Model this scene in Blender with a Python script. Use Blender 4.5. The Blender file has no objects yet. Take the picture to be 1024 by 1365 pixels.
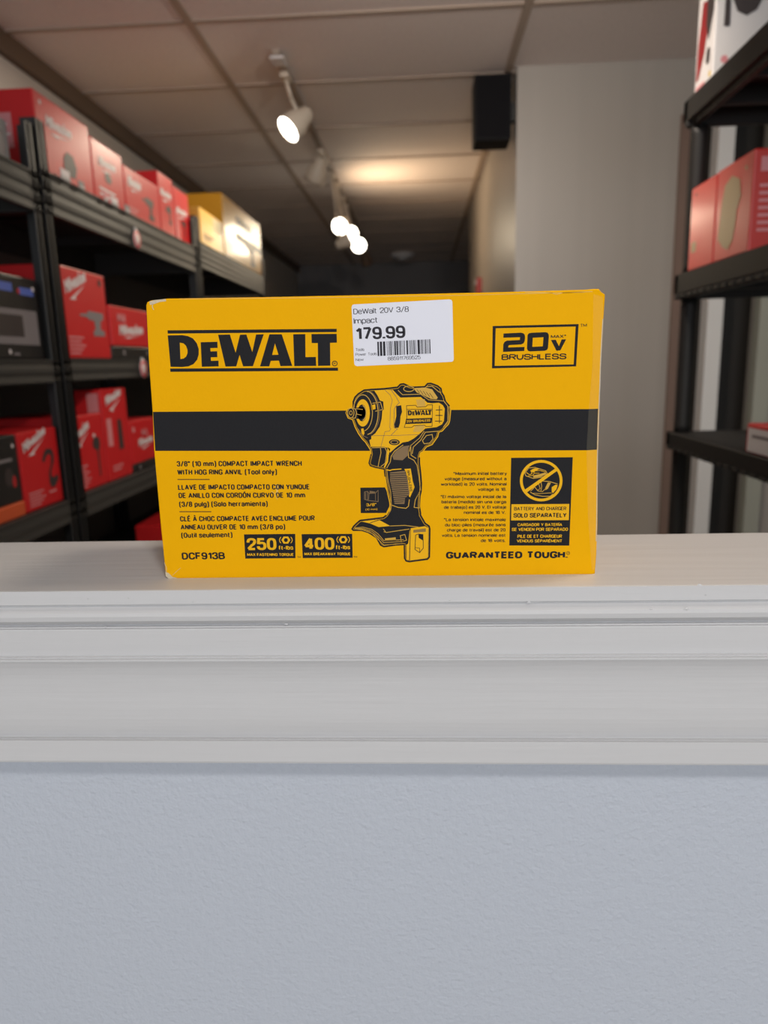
import bpy, math, random
from mathutils import Vector, Matrix
from mathutils.geometry import tessellate_polygon

# ---------------------------------------------------------------- camera, world, light, exposure
SC = bpy.context.scene
COL = SC.collection
cam_d = bpy.data.cameras.new('camera')
cam = bpy.data.objects.new('camera', cam_d)
COL.objects.link(cam)
CAM_POS = Vector((0.0, 0.0, 1.239))
cam.matrix_world = Matrix(((0.99839649, 0.01490457, 0.05461051), (0.05040321, 0.20507380, -0.97744783), (-0.02576763, 0.97863302, 0.20399372))).to_4x4()
cam.matrix_world.translation = CAM_POS
cam_d.sensor_fit = 'VERTICAL'
cam_d.sensor_height = 36.0
cam_d.lens = 950.0 / 1365.0 * 36.0
cam_d.clip_start = 0.02
cam_d.dof.use_dof = True
cam_d.dof.focus_distance = 0.455
cam_d.dof.aperture_fstop = 7.0
SC.camera = cam

world = bpy.data.worlds.new('world')
SC.world = world
world.use_nodes = True
world.node_tree.nodes['Background'].inputs[0].default_value = (0.75, 0.87, 1.0, 1)
world.node_tree.nodes['Background'].inputs[1].default_value = 0.25

SC.view_settings.view_transform = 'Standard'
SC.view_settings.look = 'None'
SC.view_settings.gamma = 1.0
SC.view_settings.use_curve_mapping = False
SC.view_settings.exposure = 0.0

def area_light(name, loc, rot, sx, sy, power, color):
    d = bpy.data.lights.new(name, 'AREA')
    d.shape = 'RECTANGLE'; d.size = sx; d.size_y = sy; d.energy = power; d.color = color
    o = bpy.data.objects.new(name, d); COL.objects.link(o)
    o.location = loc; o.rotation_euler = rot
    return o
# daylight through the shop window behind the photographer
area_light('shop_window_daylight', (0.12, -4.42, 1.50), (math.radians(90), 0, 0), 3.2, 2.0, 82, (0.93, 0.965, 1.0))

# ---------------------------------------------------------------- materials
MATS = {}
def mat(name, col, rough=0.5, metal=0.0, spec=0.5, bump=0.0, bscale=60.0, stretch=(1, 1, 1), var=0.0, vscale=8.0, emit=None, coat=0.0):
    m = bpy.data.materials.new(name); m.use_nodes = True
    nt = m.node_tree; b = nt.nodes['Principled BSDF']
    c = (col[0], col[1], col[2], 1)
    b.inputs['Base Color'].default_value = c
    b.inputs['Roughness'].default_value = rough
    b.inputs['Metallic'].default_value = metal
    b.inputs['Specular IOR Level'].default_value = spec
    b.inputs['Coat Weight'].default_value = coat
    b.inputs['Coat Roughness'].default_value = 0.15
    tc = nt.nodes.new('ShaderNodeTexCoord')
    mp = nt.nodes.new('ShaderNodeMapping'); mp.inputs['Scale'].default_value = stretch
    nt.links.new(tc.outputs['Object'], mp.inputs['Vector'])
    if var:
        n = nt.nodes.new('ShaderNodeTexNoise'); n.inputs['Scale'].default_value = vscale; n.inputs['Detail'].default_value = 5
        nt.links.new(mp.outputs[0], n.inputs['Vector'])
        mx = nt.nodes.new('ShaderNodeMix'); mx.data_type = 'RGBA'
        mx.inputs[6].default_value = tuple(v * (1 - var) for v in col) + (1,)
        mx.inputs[7].default_value = tuple(min(1, v * (1 + var)) for v in col) + (1,)
        nt.links.new(n.outputs[0], mx.inputs[0]); nt.links.new(mx.outputs[2], b.inputs['Base Color'])
    if bump:
        n = nt.nodes.new('ShaderNodeTexNoise'); n.inputs['Scale'].default_value = bscale; n.inputs['Detail'].default_value = 4
        nt.links.new(mp.outputs[0], n.inputs['Vector'])
        bp = nt.nodes.new('ShaderNodeBump'); bp.inputs['Strength'].default_value = bump; bp.inputs['Distance'].default_value = 0.002
        nt.links.new(n.outputs[0], bp.inputs['Height']); nt.links.new(bp.outputs[0], b.inputs['Normal'])
    if emit:
        b.inputs['Emission Color'].default_value = (emit[0], emit[1], emit[2], 1); b.inputs['Emission Strength'].default_value = emit[3]
    MATS[name] = m
    return m
mat('floor_tile', (.46, .43, .39), .35, var=.1, vscale=3)
mat('ceiling_tile', (.78, .715, .69), .85, bump=.35, bscale=150, var=.10, vscale=70)
mat('grid_bar', (.42, .34, .28), .6)
mat('brown_angle', (.115, .075, .048), .6)
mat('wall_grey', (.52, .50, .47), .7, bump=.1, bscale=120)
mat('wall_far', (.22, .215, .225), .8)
mat('wallpaper', (.41, .385, .355), .42, bump=.25, bscale=30, stretch=(1, 1, .02), var=.07, vscale=14)
mat('casing_brown', (.22, .15, .12), .5)
mat('post_white', (.88, .90, .90), .5)
mat('post_sage', (.42, .44, .38), .6)
mat('doorway_dark', (.030, .027, .024), .5)  # shade of the unlit doorway put into the colour
mat('steel', (.6, .58, .55), .3, metal=1)
mat('wall_blue', (.52, .56, .635), .7, spec=.25, bump=.6, bscale=260, var=.015, vscale=3)
mat('trim_paint', (.605, .607, .622), .42, spec=.3, bump=.28, bscale=90, stretch=(.06, 1, 1), var=.02, vscale=25)
mat('carton_yellow', (.86, .43, .001), .6, spec=.06, bump=.06, bscale=500, var=.03, vscale=25)
mat('print_yellow', (.86, .46, .010), .6, spec=.12)
mat('ink', (.0165, .0165, .019), .65, spec=.12, var=.25, vscale=900)
mat('ink_thermal', (.016, .014, .022), .6, spec=.3)
mat('print_tan', (.20, .115, .035), .5)
mat('print_ochre', (.62, .35, .02), .5)
mat('print_olive2', (.34, .25, .13), .4)
mat('print_olive', (.25, .15, .02), .5)
mat('sticker_white', (.70, .71, .80), .4)
mat('torn_paper', (.62, .53, .38), .9, var=.25, vscale=700)
m = mat('edge_film', (.9, .82, .6), .3)  # thin pale film added to lighten the folded right edge
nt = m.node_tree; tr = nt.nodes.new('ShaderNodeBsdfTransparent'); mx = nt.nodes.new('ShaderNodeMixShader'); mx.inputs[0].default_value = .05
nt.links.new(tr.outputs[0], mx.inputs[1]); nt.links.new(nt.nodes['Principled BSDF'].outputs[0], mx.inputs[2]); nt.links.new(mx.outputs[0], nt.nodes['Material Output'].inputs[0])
mat('crease_pale', (.78, .50, .12), .6)
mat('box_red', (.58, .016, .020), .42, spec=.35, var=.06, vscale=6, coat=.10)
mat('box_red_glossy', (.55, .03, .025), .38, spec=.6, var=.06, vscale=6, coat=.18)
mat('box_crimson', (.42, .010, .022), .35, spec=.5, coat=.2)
mat('box_orange', (.62, .10, .03), .45)
mat('box_black', (.016, .015, .015), .42)
mat('box_grey', (.26, .26, .27), .5)
mat('box_white', (.70, .68, .68), .45)
mat('box_amber', (.62, .36, .06), .4, spec=.4, coat=.15)
mat('box_ochre', (.55, .28, .01), .4, spec=.4, coat=.15)
mat('print_white', (.72, .66, .68), .5)
mat('print_pink', (.65, .25, .27), .5)
mat('print_dark', (.045, .035, .035), .5)
mat('print_grey', (.22, .20, .21), .5)
mat('print_red', (.45, .02, .025), .4)
mat('print_maroon', (.26, .018, .02), .4)
mat('print_blue', (.10, .16, .55), .5)
mat('print_cream', (.55, .47, .28), .5)
mat('print_gold', (.70, .50, .06), .5)
mat('post_metal', (.045, .046, .048), .42, metal=.3)
mat('beam_metal', (.038, .037, .035), .55, metal=.1)
mat('backing_dark', (.10, .088, .08), .7)
mat('deck', (.03, .029, .028), .7)
mat('black_plastic', (.02, .02, .021), .5)
mat('resin_black', (.014, .0135, .013), .55, spec=.35, bump=.15, bscale=200)
mat('speaker_black', (.007, .007, .009), .7, spec=.25)
mat('grille_black', (.006, .006, .008), .85, spec=.2, bump=.5, bscale=800)
mat('alarm_red', (.45, .02, .02), .4)
mat('clear_plastic', (.55, .55, .56), .2)
mat('tag_white', (.72, .66, .66), .4)
mat('tag_red', (.60, .06, .08), .4)
mat('white_plastic', (.72, .71, .72), .4)
mat('track_tan', (.36, .30, .25), .5)
mat('lamp_white', (.62, .55, .46), .45)
mat('lamp_brown', (.16, .11, .08), .5)
mat('lamp_lit', (1, .95, .85), .4, emit=(1, .93, .78, 14))
mat('lamp_off', (.5, .45, .38), .2)

# ---------------------------------------------------------------- helpers
class MB:
    def __init__(s): s.v = []; s.f = []; s.mi = []; s.sm = []
    def add(s, vs, fs, mi=0, smooth=False):
        o = len(s.v); s.v += [tuple(p) for p in vs]
        for f in fs: s.f.append([i + o for i in f]); s.mi.append(mi); s.sm.append(smooth)
        return s
    def box(s, x0, x1, y0, y1, z0, z1, mi=0):
        vs = [(x, y, z) for z in (z0, z1) for y in (y0, y1) for x in (x0, x1)]
        return s.add(vs, [(0, 2, 3, 1), (4, 5, 7, 6), (0, 1, 5, 4), (2, 6, 7, 3), (0, 4, 6, 2), (1, 3, 7, 5)], mi)
    def obox(s, c, X, Y, Z, mi=0):                 # oriented box: centre and three half-axis vectors
        c = Vector(c)
        vs = [c + X * i + Y * j + Z * k for k in (-1, 1) for j in (-1, 1) for i in (-1, 1)]
        return s.add(vs, [(0, 2, 3, 1), (4, 5, 7, 6), (0, 1, 5, 4), (2, 6, 7, 3), (0, 4, 6, 2), (1, 3, 7, 5)], mi)
    def rod(s, a, b, r, n=12, mi=0, r2=None):
        return s.lathe(a, Vector(b) - Vector(a), [(0, 0), (r, 0), (r2 or r, (Vector(b) - Vector(a)).length), (0, (Vector(b) - Vector(a)).length)], n, mi)
    def lathe(s, o, d, prof, n=24, mi=0):          # prof: (radius, height) along d
        o = Vector(o); d = Vector(d).normalized()
        a = d.orthogonal().normalized(); b = d.cross(a)
        vs = []; fs = []
        for r, h in prof:
            for i in range(n):
                t = 2 * math.pi * i / n
                vs.append(o + d * h + a * (r * math.cos(t)) + b * (r * math.sin(t)))
        for k in range(len(prof) - 1):
            for i in range(n):
                j = (i + 1) % n
                fs.append((k * n + i, k * n + j, (k + 1) * n + j, (k + 1) * n + i))
        return s.add(vs, fs, mi, True)
    def prism(s, prof, axis, a0, a1, mi=0, closed=True):   # prof in the two other axes, extruded along axis
        def P(p, a):
            return (a, p[0], p[1]) if axis == 'x' else ((p[0], a, p[1]) if axis == 'y' else (p[0], p[1], a))
        n = len(prof)
        vs = [P(p, a0) for p in prof] + [P(p, a1) for p in prof]
        fs = [(i, (i + 1) % n, n + (i + 1) % n, n + i) for i in range(n if closed else n - 1)]
        if closed: fs += [tuple(range(n - 1, -1, -1)), tuple(range(n, 2 * n))]
        return s.add(vs, fs, mi)
    def build(s, name, mats, parent=None, bevel=0.0, loc=None, seg=2):
        me = bpy.data.meshes.new(name)
        me.from_pydata(s.v, [], s.f)
        for m in (mats if isinstance(mats, (list, tuple)) else [mats]): me.materials.append(MATS[m] if isinstance(m, str) else m)
        for p, i, sm in zip(me.polygons, s.mi, s.sm): p.material_index = i; p.use_smooth = sm
        me.validate(); me.update()
        o = bpy.data.objects.new(name, me); COL.objects.link(o)
        if parent: o.parent = parent
        if loc: o.location = loc
        if bevel:
            md = o.modifiers.new('bevel', 'BEVEL'); md.width = bevel; md.segments = seg; md.limit_method = 'ANGLE'; md.angle_limit = math.radians(50)
        return o

def tag(o, label=None, cat=None, group=None, kind=None):
    if label: o['label'] = label
    if cat: o['category'] = cat
    if group: o['group'] = group
    if kind: o['kind'] = kind
    return o
def empty(name, loc, label=None, cat=None, group=None):
    o = bpy.data.objects.new(name, None); COL.objects.link(o); o.location = loc; o.empty_display_size = 0.05
    return tag(o, label, cat, group)
def struct(o): o['kind'] = 'structure'; return o

TEXTS = {}
def text_tris(txt, bold):
    if (txt, bold) in TEXTS: return TEXTS[txt, bold]
    c = bpy.data.curves.new('glyphs', 'FONT'); c.body = txt; c.offset = bold; c.resolution_u = 3
    ob = bpy.data.objects.new('glyphs', c); COL.objects.link(ob)
    dg = bpy.context.evaluated_depsgraph_get(); dg.update()
    me = ob.evaluated_get(dg).to_mesh()
    vs = [(v.co.x, v.co.y) for v in me.vertices]; fs = [tuple(p.vertices) for p in me.polygons]
    ob.evaluated_get(dg).to_mesh_clear()
    bpy.data.objects.remove(ob); bpy.data.curves.remove(c)
    TEXTS[txt, bold] = (vs, fs)
    return vs, fs
def cap_height(bold):
    vs, _ = text_tris('H', bold)
    return max(v[1] for v in vs), min(v[1] for v in vs)
def put_text(mb, mp, txt, u0, v0, u1, v1, cap, bold, layer, mi, shear=0.0):
    vs, fs = text_tris(txt, bold)
    x0 = min(v[0] for v in vs); x1 = max(v[0] for v in vs); ct, cb = cap_height(bold)
    w = math.hypot(u1 - u0, v1 - v0); du = ((u1 - u0) / w, (v1 - v0) / w)
    sx = w / (x1 - x0); sy = cap / (ct - cb)
    out = []
    for x, y in vs:
        a = (x - x0) * sx + shear * (y - cb) * sy; b = (y - cb) * sy
        out.append(mp(u0 + a * du[0] - b * du[1], v0 + a * du[1] + b * du[0], layer))
    mb.add(out, fs, mi)
def put_poly(mb, mp, loops, layer, mi):
    pts = [p for l in loops for p in l]
    tris = tessellate_polygon([[Vector((p[0], p[1], 0)) for p in l] for l in loops])
    mb.add([mp(p[0], p[1], layer) for p in pts], [tuple(t) for t in tris], mi)
def put_stroke(mb, mp, pts, w, layer, mi, closed=False, thin=1.0):
    n = len(pts); P = [Vector((p[0], p[1])) for p in pts]; L = []; R = []
    for i in range(n):
        a = P[i - 1] if (i > 0 or closed) else None; c = P[(i + 1) % n] if (i < n - 1 or closed) else None
        d1 = (P[i] - a) if a is not None else (c - P[i]); d2 = (c - P[i]) if c is not None else d1
        if d1.length < 1e-9: d1 = d2
        if d2.length < 1e-9: d2 = d1
        d1 = d1.normalized(); d2 = d2.normalized()
        t = (d1 + d2); t = t.normalized() if t.length > 1e-6 else d1
        nn = Vector((-t.y, t.x)); k = min(1.6, 1 / max(0.3, nn.dot(Vector((-d1.y, d1.x)))))
        off = nn * (w / 2 * k); off.y *= thin
        L.append(P[i] + off); R.append(P[i] - off)
    vs = [mp(p.x, p.y, layer) for p in L] + [mp(p.x, p.y, layer) for p in R]
    mb.add(vs, [(i, (i + 1) % n, n + (i + 1) % n, n + i) for i in range(n if closed else n - 1)], mi)

# ---------------------------------------------------------------- condensed sans lettering, one skeleton per character
# width | strokes: x,y points on a cap-high grid; '~' rounds the corners, '@' rounds and closes
GLYPHS = {
'A': '.46|0,0 .5,1 1,0;.2,.3 .8,.3', 'B': '.40|0,0 0,1;~0,1 .94,1 .94,.53 0,.53;~0,.53 1,.53 1,0 0,0', 'C': '.40|~1,.68 1,1 0,1 0,0 1,0 1,.32',
'D': '.40|0,0 0,1;~0,1 1,1 1,0 0,0', 'E': '.34|1,1 0,1 0,0 1,0;0,.52 .92,.52', 'F': '.33|1,1 0,1 0,0;0,.5 .9,.5', 'G': '.42|~1,.7 1,1 0,1 0,0 1,0 1,.46;.55,.46 1,.46;1,.5 1,0',
'H': '.40|0,0 0,1;1,0 1,1;0,.52 1,.52', 'I': '0|0,0 0,1', 'J': '.32|~1,1 1,0 0,0 0,.3', 'K': '.42|0,0 0,1;1,1 .05,.4;.35,.6 1,0', 'L': '.32|0,1 0,0 1,0',
'M': '.52|0,0 0,1 .5,.12 1,1 1,0', 'N': '.40|0,0 0,1 1,0 1,1', 'O': '.40|@0,0 0,1 1,1 1,0', 'P': '.39|0,0 0,1;~0,1 1,1 1,.44 0,.44', 'Q': '.40|@0,0 0,1 1,1 1,0;.6,.22 1.05,-.05',
'R': '.40|0,0 0,1;~0,1 1,1 1,.5 0,.5;.5,.5 1,0', 'S': '.40|~.98,.7 .98,1 .02,1 .02,.53 1,.5 1,0 0,0 0,.3', 'T': '.40|0,1 1,1;.5,1 .5,0', 'U': '.40|~0,1 0,0 1,0 1,1', 'V': '.44|0,1 .5,0 1,1',
'W': '.64|0,1 .25,0 .5,.95 .75,0 1,1', 'X': '.44|0,0 1,1;0,1 1,0', 'Y': '.44|0,1 .5,.45 1,1;.5,.48 .5,0', 'Z': '.38|0,1 1,1 0,0 1,0',
'0': '.36|@0,0 0,1 1,1 1,0', '1': '.18|0,.74 1,1 1,0', '2': '.36|~0,.66 0,1 1,1 1,.56 .5,.36;.56,.4 0,0 1,0', '3': '.36|~0,.7 0,1 .95,1 .95,.53 .4,.53;~.4,.53 1,.53 1,0 0,0 0,.3', '4': '.40|.74,0 .74,1 0,.26 1.05,.26',
'5': '.36|.92,1 .1,1 .04,.5;~.04,.5 .1,.62 1,.62 1,0 0,0 0,.28', '6': '.36|~.96,.76 .96,1 0,1 0,0 1,0 1,.58 .05,.56', '7': '.36|0,1 1,1 .35,0', '8': '.36|@.05,.53 .05,1 .95,1 .95,.53;@0,0 0,.53 1,.53 1,0', '9': '.36|~.04,.24 .04,0 1,0 1,1 0,1 0,.42 .95,.44',
'a': '.33|~0,.5 0,.72 1,.72 1,0;~1,.4 0,.4 0,0 1,0 1,.2', 'b': '.34|0,0 0,1;@0,0 0,.72 1,.72 1,0', 'c': '.31|~1,.5 1,.72 0,.72 0,0 1,0 1,.22', 'd': '.34|1,0 1,1;@0,0 0,.72 1,.72 1,0', 'e': '.33|~.02,.36 1,.36 1,.72 0,.72 0,0 1,0 1,.18',
'f': '.20|~1,1 .3,1 .3,.6;.3,.7 .3,0;0,.7 1,.7', 'g': '.34|@0,0 0,.72 1,.72 1,0;~1,.72 1,-.27 0,-.27 0,-.12', 'h': '.33|0,0 0,1;~0,.4 0,.72 1,.72 1,0', 'i': '0|0,0 0,.72;0,.86 0,1.02', 'j': '.1|~1,.72 1,-.27 0,-.27;1,.86 1,1.02', 'k': '.34|0,0 0,1;1,.72 .05,.28;.35,.45 1,0', 'l': '0|0,0 0,1',
'm': '.60|0,0 0,.72;~0,.4 0,.72 .5,.72 .5,0;~.5,.4 .5,.72 1,.72 1,0', 'n': '.33|0,0 0,.72;~0,.4 0,.72 1,.72 1,0', 'o': '.34|@0,0 0,.72 1,.72 1,0', 'p': '.34|0,-.3 0,.72;@0,0 0,.72 1,.72 1,0', 'q': '.34|1,-.3 1,.72;@0,0 0,.72 1,.72 1,0', 'r': '.20|0,0 0,.72;~0,.4 0,.72 1,.72', 's': '.31|~.97,.52 .97,.72 .03,.72 .03,.39 1,.36 1,0 0,0 0,.2',
't': '.20|~.35,.95 .35,0 1,0;0,.7 1,.7', 'u': '.33|~0,.72 0,0 1,0 1,.3;1,.72 1,0', 'v': '.34|0,.72 .5,0 1,.72', 'w': '.52|0,.72 .25,0 .5,.68 .75,0 1,.72', 'x': '.34|0,0 1,.72;0,.72 1,0', 'y': '.34|0,.72 .5,0;1,.72 .4,-.2 .05,-.27', 'z': '.31|0,.72 1,.72 0,0 1,0',
'.': '0|0,-.06 0,.1', ',': '0|0,.1 0,-.06 -.05,-.2', '-': '.2|0,.38 1,.38', '/': '.3|0,-.08 1,1.06', '(': '.14|~1,1.1 0,.9 0,-.05 1,-.25', ')': '.14|~0,1.1 1,.9 1,-.05 0,-.25', '"': '.16|0,.7 0,1.05;1,.7 1,1.05', '*': '.24|.5,.6 .5,1.05;.05,.7 .95,.95;.05,.95 .95,.7', "'": '0|0,.7 0,1.05',
}
ACC = {'Ó': ('O', "´"), 'É': ('E', "´"), 'Í': ('I', "´"), 'À': ('A', '`'), 'á': ('a', "´"), 'é': ('e', "´"), 'í': ('i', "´")}
def put_letters(mb, mp, txt, u0, v0, u1, v1, cap, weight, layer, mi):
    W = math.hypot(u1 - u0, v1 - v0); du = ((u1 - u0) / W, (v1 - v0) / W)
    sw = weight * cap; sh = sw * .76; gap = cap * .03
    items = []; tot_w = 0; fixed = 0
    for ch in txt:
        if ch == ' ': items.append((None, .30, '')); tot_w += .30; continue
        acc = ''
        if ch in ACC: ch, acc = ACC[ch]
        w, st = GLYPHS[ch].split('|'); items.append((st, float(w), acc)); tot_w += float(w); fixed += sw + gap
    k = (W - fixed + gap) / max(tot_w, .01)
    if k < .45 * cap:                                   # too tight: narrow the gaps too
        k = .45 * cap; f = (W - k * tot_w) / max(fixed - gap, .01); gap *= f
        sx = f
    else: sx = 1
    x = 0; nst = 0
    for st, w, acc in items:
        if st is None: x += w * k; continue
        gw = w * k
        def tr(px, py):
            a = x + sw * sx / 2 + px * gw; b = sh / 2 + py * (cap - sh)
            return (u0 + a * du[0] - b * du[1], v0 + a * du[1] + b * du[0])
        for s in st.split(';'):
            rd = s[0] in '~@'; cl = s[0] == '@'
            P = [tuple(float(q) for q in p.split(',')) for p in s.lstrip('~@').split()]
            P = [(p[0] * gw, p[1] * (cap - sh)) for p in P]
            if rd: P = fillet(P, cl, .62 * max(gw, .12 * cap))
            P = [(u0 + (x + sw * sx / 2 + a) * du[0] - (sh / 2 + b) * du[1], v0 + (x + sw * sx / 2 + a) * du[1] + (sh / 2 + b) * du[0]) for a, b in P]
            runs = [P]
            if not rd and len(P) > 2:                   # sharp corners: separate strokes that overlap
                runs = [[P[0]]]
                for i in range(1, len(P)):
                    runs[-1].append(P[i])
                    if i < len(P) - 1:
                        d1 = Vector(P[i]) - Vector(P[i - 1]); d2 = Vector(P[i + 1]) - Vector(P[i])
                        if d1.normalized().dot(d2.normalized()) < -.3: runs.append([P[i]])
            for q in runs:
                nst += 1
                put_stroke(mb, mp, q, sw * (.95 if sx == 1 else .8), layer + .07 * (nst % 9), mi, cl, .76)
        if acc:
            lo = st.startswith('~') or '.72' in st
            b0 = .84 if lo else 1.12
            q = [(.3, b0), (.75, b0 + .2)] if acc == "´" else [(.7, b0), (.25, b0 + .2)]
            if gw == 0: q = [(0, b0), (0, b0 + .2)]
            put_stroke(mb, mp, [tr(*p) for p in q], sw * .8, layer, mi)
        x += gw + sw * sx + gap
def fillet(P, closed, r):
    n = len(P); out = []
    if not closed: out.append(P[0])
    for i in (range(n) if closed else range(1, n - 1)):
        a, p, c = Vector(P[i - 1]), Vector(P[i]), Vector(P[(i + 1) % n])
        la = (a - p).length; lc = (c - p).length
        fa = .5 if (closed or i > 1) else .95; fc = .5 if (closed or i < n - 2) else .95
        ra = min(r, la * fa); rc = min(r, lc * fc)
        s = p + (a - p).normalized() * ra if la > 1e-9 else p; e = p + (c - p).normalized() * rc if lc > 1e-9 else p
        for q in range(6):
            t = q / 5; u = 1 - t; z = s * u * u * .85 + p * 2 * u * t + e * t * t * .85
            wsum = u * u * .85 + 2 * u * t + t * t * .85
            out.append(tuple(z / wsum))
    if not closed: out.append(P[-1])
    return out

# ---------------------------------------------------------------- the room shell
XL, XR, YB, YF, ZC = -1.66, 1.95, -4.5, 10.15, 2.569
ZT = 1.10                                               # top of the ledge
def shell(name, mtl, *boxes):
    mb = MB()
    for b in boxes: mb.box(*b)
    return struct(mb.build(name, mtl))
shell('floor', 'floor_tile', (XL - .1, XR + .1, YB - .1, YF + .1, -.1, 0))
shell('ceiling', 'ceiling_tile', (XL - .1, XR + .1, YB - .1, YF + .1, ZC, ZC + .1))
shell('wall_left', 'wall_grey', (XL - .1, XL, YB, YF, 0, ZC))
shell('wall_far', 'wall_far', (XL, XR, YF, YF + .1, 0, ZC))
shell('wall_right', 'wall_grey', (XR, XR + .1, YB, YF, 0, ZC))
shell('wall_corridor', 'wallpaper', (.467, .60, 3.80, 7.03, 0, ZC))
shell('wall_middle', 'wallpaper', (.467, 1.235, 3.68, 3.80, 0, ZC), (1.235, XR, 3.68, 3.80, 2.33, ZC), (1.66, XR, 3.68, 3.80, 0, 2.33))
shell('wall_back', 'wall_grey', (XL, -1.5, YB, YB + .06, 0, ZC), (1.74, XR, YB, YB + .06, 0, ZC), (-1.5, 1.74, YB, YB + .06, 0, .38), (-1.5, 1.74, YB, YB + .06, 2.52, ZC))
# doorway beyond the right hand shelf: casing, white post, dark slab as its unlit depth
shell('trim_1', 'casing_brown', (1.222, 1.262, 3.655, 3.70, 0, 2.33))
shell('trim_2', 'post_white', (1.372, 1.445, 3.60, 3.69, 0, 2.33))
shell('trim_3', 'post_sage', (1.625, 1.70, 3.62, 3.68, 0, 2.33))
d = MB().box(1.235, 1.70, 3.84, 3.89, 0, 2.33).build('dark_slab', 'doorway_dark'); struct(d)
k = MB(); k.lathe((1.50, 3.84, 1.02), (0, -1, 0), [(0, .045), (.018, .045), (.026, .034), (.026, .022), (.010, .016), (.010, .006), (.022, .006), (.022, 0)], 16); k.build('slab_handle', 'steel', d)
# ceiling grid and brown wall angle
g = MB()
YS = [-4.2 + .665 * i for i in range(22)]
YS = [3.08 + .665 * i for i in range(-11, 11)]
for y in YS: g.box(XL, XR, y - .011, y + .011, ZC - .006, ZC + .001)
for x in (-.885, .43, 1.65): g.box(x - .016, x + .016, YB, YF, ZC - .009, ZC + .001)
struct(g.build('trim_4', 'grid_bar'))
shell('trim_5', 'brown_angle', (XL, XL + .035, YB, YF, ZC - .085, ZC))
# smoke detector far down the ceiling
sm = empty('smoke_detector', (-.205, 9.32, ZC), 'small pale smoke detector on the dark ceiling by the far wall', 'smoke detector')
m = MB(); m.lathe((0, 0, 0), (0, 0, -1), [(0, 0), (.15, 0), (.15, .03), (.13, .05), (0, .05)], 28); m.build('body', 'white_plastic', sm)
m = MB(); m.lathe((0, 0, -.0505), (0, 0, -1), [(.0, .0), (.07, 0), (.06, .02), (0, .022)], 20); m.build('sensor_cap', 'white_plastic', sm)

# half wall and its ledge
HX0, HX1 = XL + .002, 1.05
shell('wall_half', 'wall_blue', (HX0, HX1, .4515, .545, 0, 1.0))
PROF1 = [(0.4322, 1.1000), (0.4305, 1.0997), (0.4305, 1.0905), (0.4322, 1.0894), (0.4328, 1.0882), (0.4300, 1.0867), (0.4284, 1.0853), (0.4280, 1.0829), (0.4288, 1.0796), (0.4315, 1.0771), (0.4345, 1.0752)]
PROF2 = [(0.4345, 1.0752), (0.4345, 1.0747), (0.4322, 1.0743), (0.4320, 1.0738), (0.4298, 1.0739), (0.4297, 1.0732), (0.4308, 1.0556), (0.4309, 1.0551), (0.4290, 1.0546), (0.4291, 1.0540), (0.4272, 1.0536), (0.4272, 1.0525), (0.4285, 1.0502), (0.4300, 1.0469), (0.4310, 1.0439), (0.4318, 1.0409), (0.4324, 1.0380), (0.4328, 1.0352), (0.4331, 1.0324), (0.4334, 1.0296), (0.4337, 1.0268), (0.4339, 1.0240), (0.4340, 1.0213), (0.4342, 1.0185), (0.4343, 1.0158), (0.4345, 1.0130), (0.4347, 1.0102), (0.4349, 1.0074), (0.4353, 1.0044), (0.4358, 1.0015), (0.4365, 0.9983), (0.4374, 0.9951), (0.4384, 0.9928), (0.4384, 0.9923), (0.4358, 0.9924), (0.4359, 0.9920), (0.4336, 0.9920), (0.4336, 0.9912), (0.4341, 0.9765), (0.4347, 0.9750)]
m = MB(); m.prism(PROF1 + [(.563, 1.0752), (.565, 1.0775), (.565, 1.0985), (.5635, 1.1)], 'x', HX0, HX1)
struct(m.build('trim_6', 'trim_paint'))
m = MB(); m.prism(PROF2 + [(.556, .973), (.556, 1.0751)], 'x', HX0, HX1)
struct(m.build('trim_7', 'trim_paint'))
# chips and paint drips on the moulding
chips = MB()
rnd = random.Random(11)
def chip(x, z, y, r):
    n = 7; ring = [(x + r * (.7 + .6 * rnd.random()) * math.cos(2 * math.pi * i / n) * 1.5, y - .0001, z + r * (.6 + .5 * rnd.random()) * math.sin(2 * math.pi * i / n)) for i in range(n)]
    chips.add(ring + [(x, y - r * .5, z + r * .2)], [(i, (i + 1) % n, n) for i in range(n)])
for x, z, y, r in [(-0.2174, 1.0947, 0.4305, 0.0007), (-0.1906, 1.0950, 0.4305, 0.0007), (-0.1484, 1.0921, 0.4305, 0.0008), (-0.1450, 1.0778, 0.4318, 0.0012), (-0.2082, 1.0750, 0.4308, 0.0006), (-0.2797, 1.0638, 0.4310, 0.0010), (0.1619, 1.0853, 0.4284, 0.0013), (0.1739, 1.0937, 0.4305, 0.0007), (0.1697, 1.0999, 0.4310, 0.0010), (0.1405, 1.0855, 0.4284, 0.0008), (0.1854, 1.0154, 0.4372, 0.0013), (0.1239, 1.0474, 0.4325, 0.0007), (-0.1985, 1.0461, 0.4330, 0.0006), (-0.0891, 1.0758, 0.4320, 0.0008), (0.0162, 1.0917, 0.4305, 0.0007), (0.0655, 1.0898, 0.4305, 0.0008), (0.1896, 1.0021, 0.4382, 0.0011)]: chip(x, z, y, r)
struct(chips.build('trim_8', 'trim_paint'))

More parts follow.
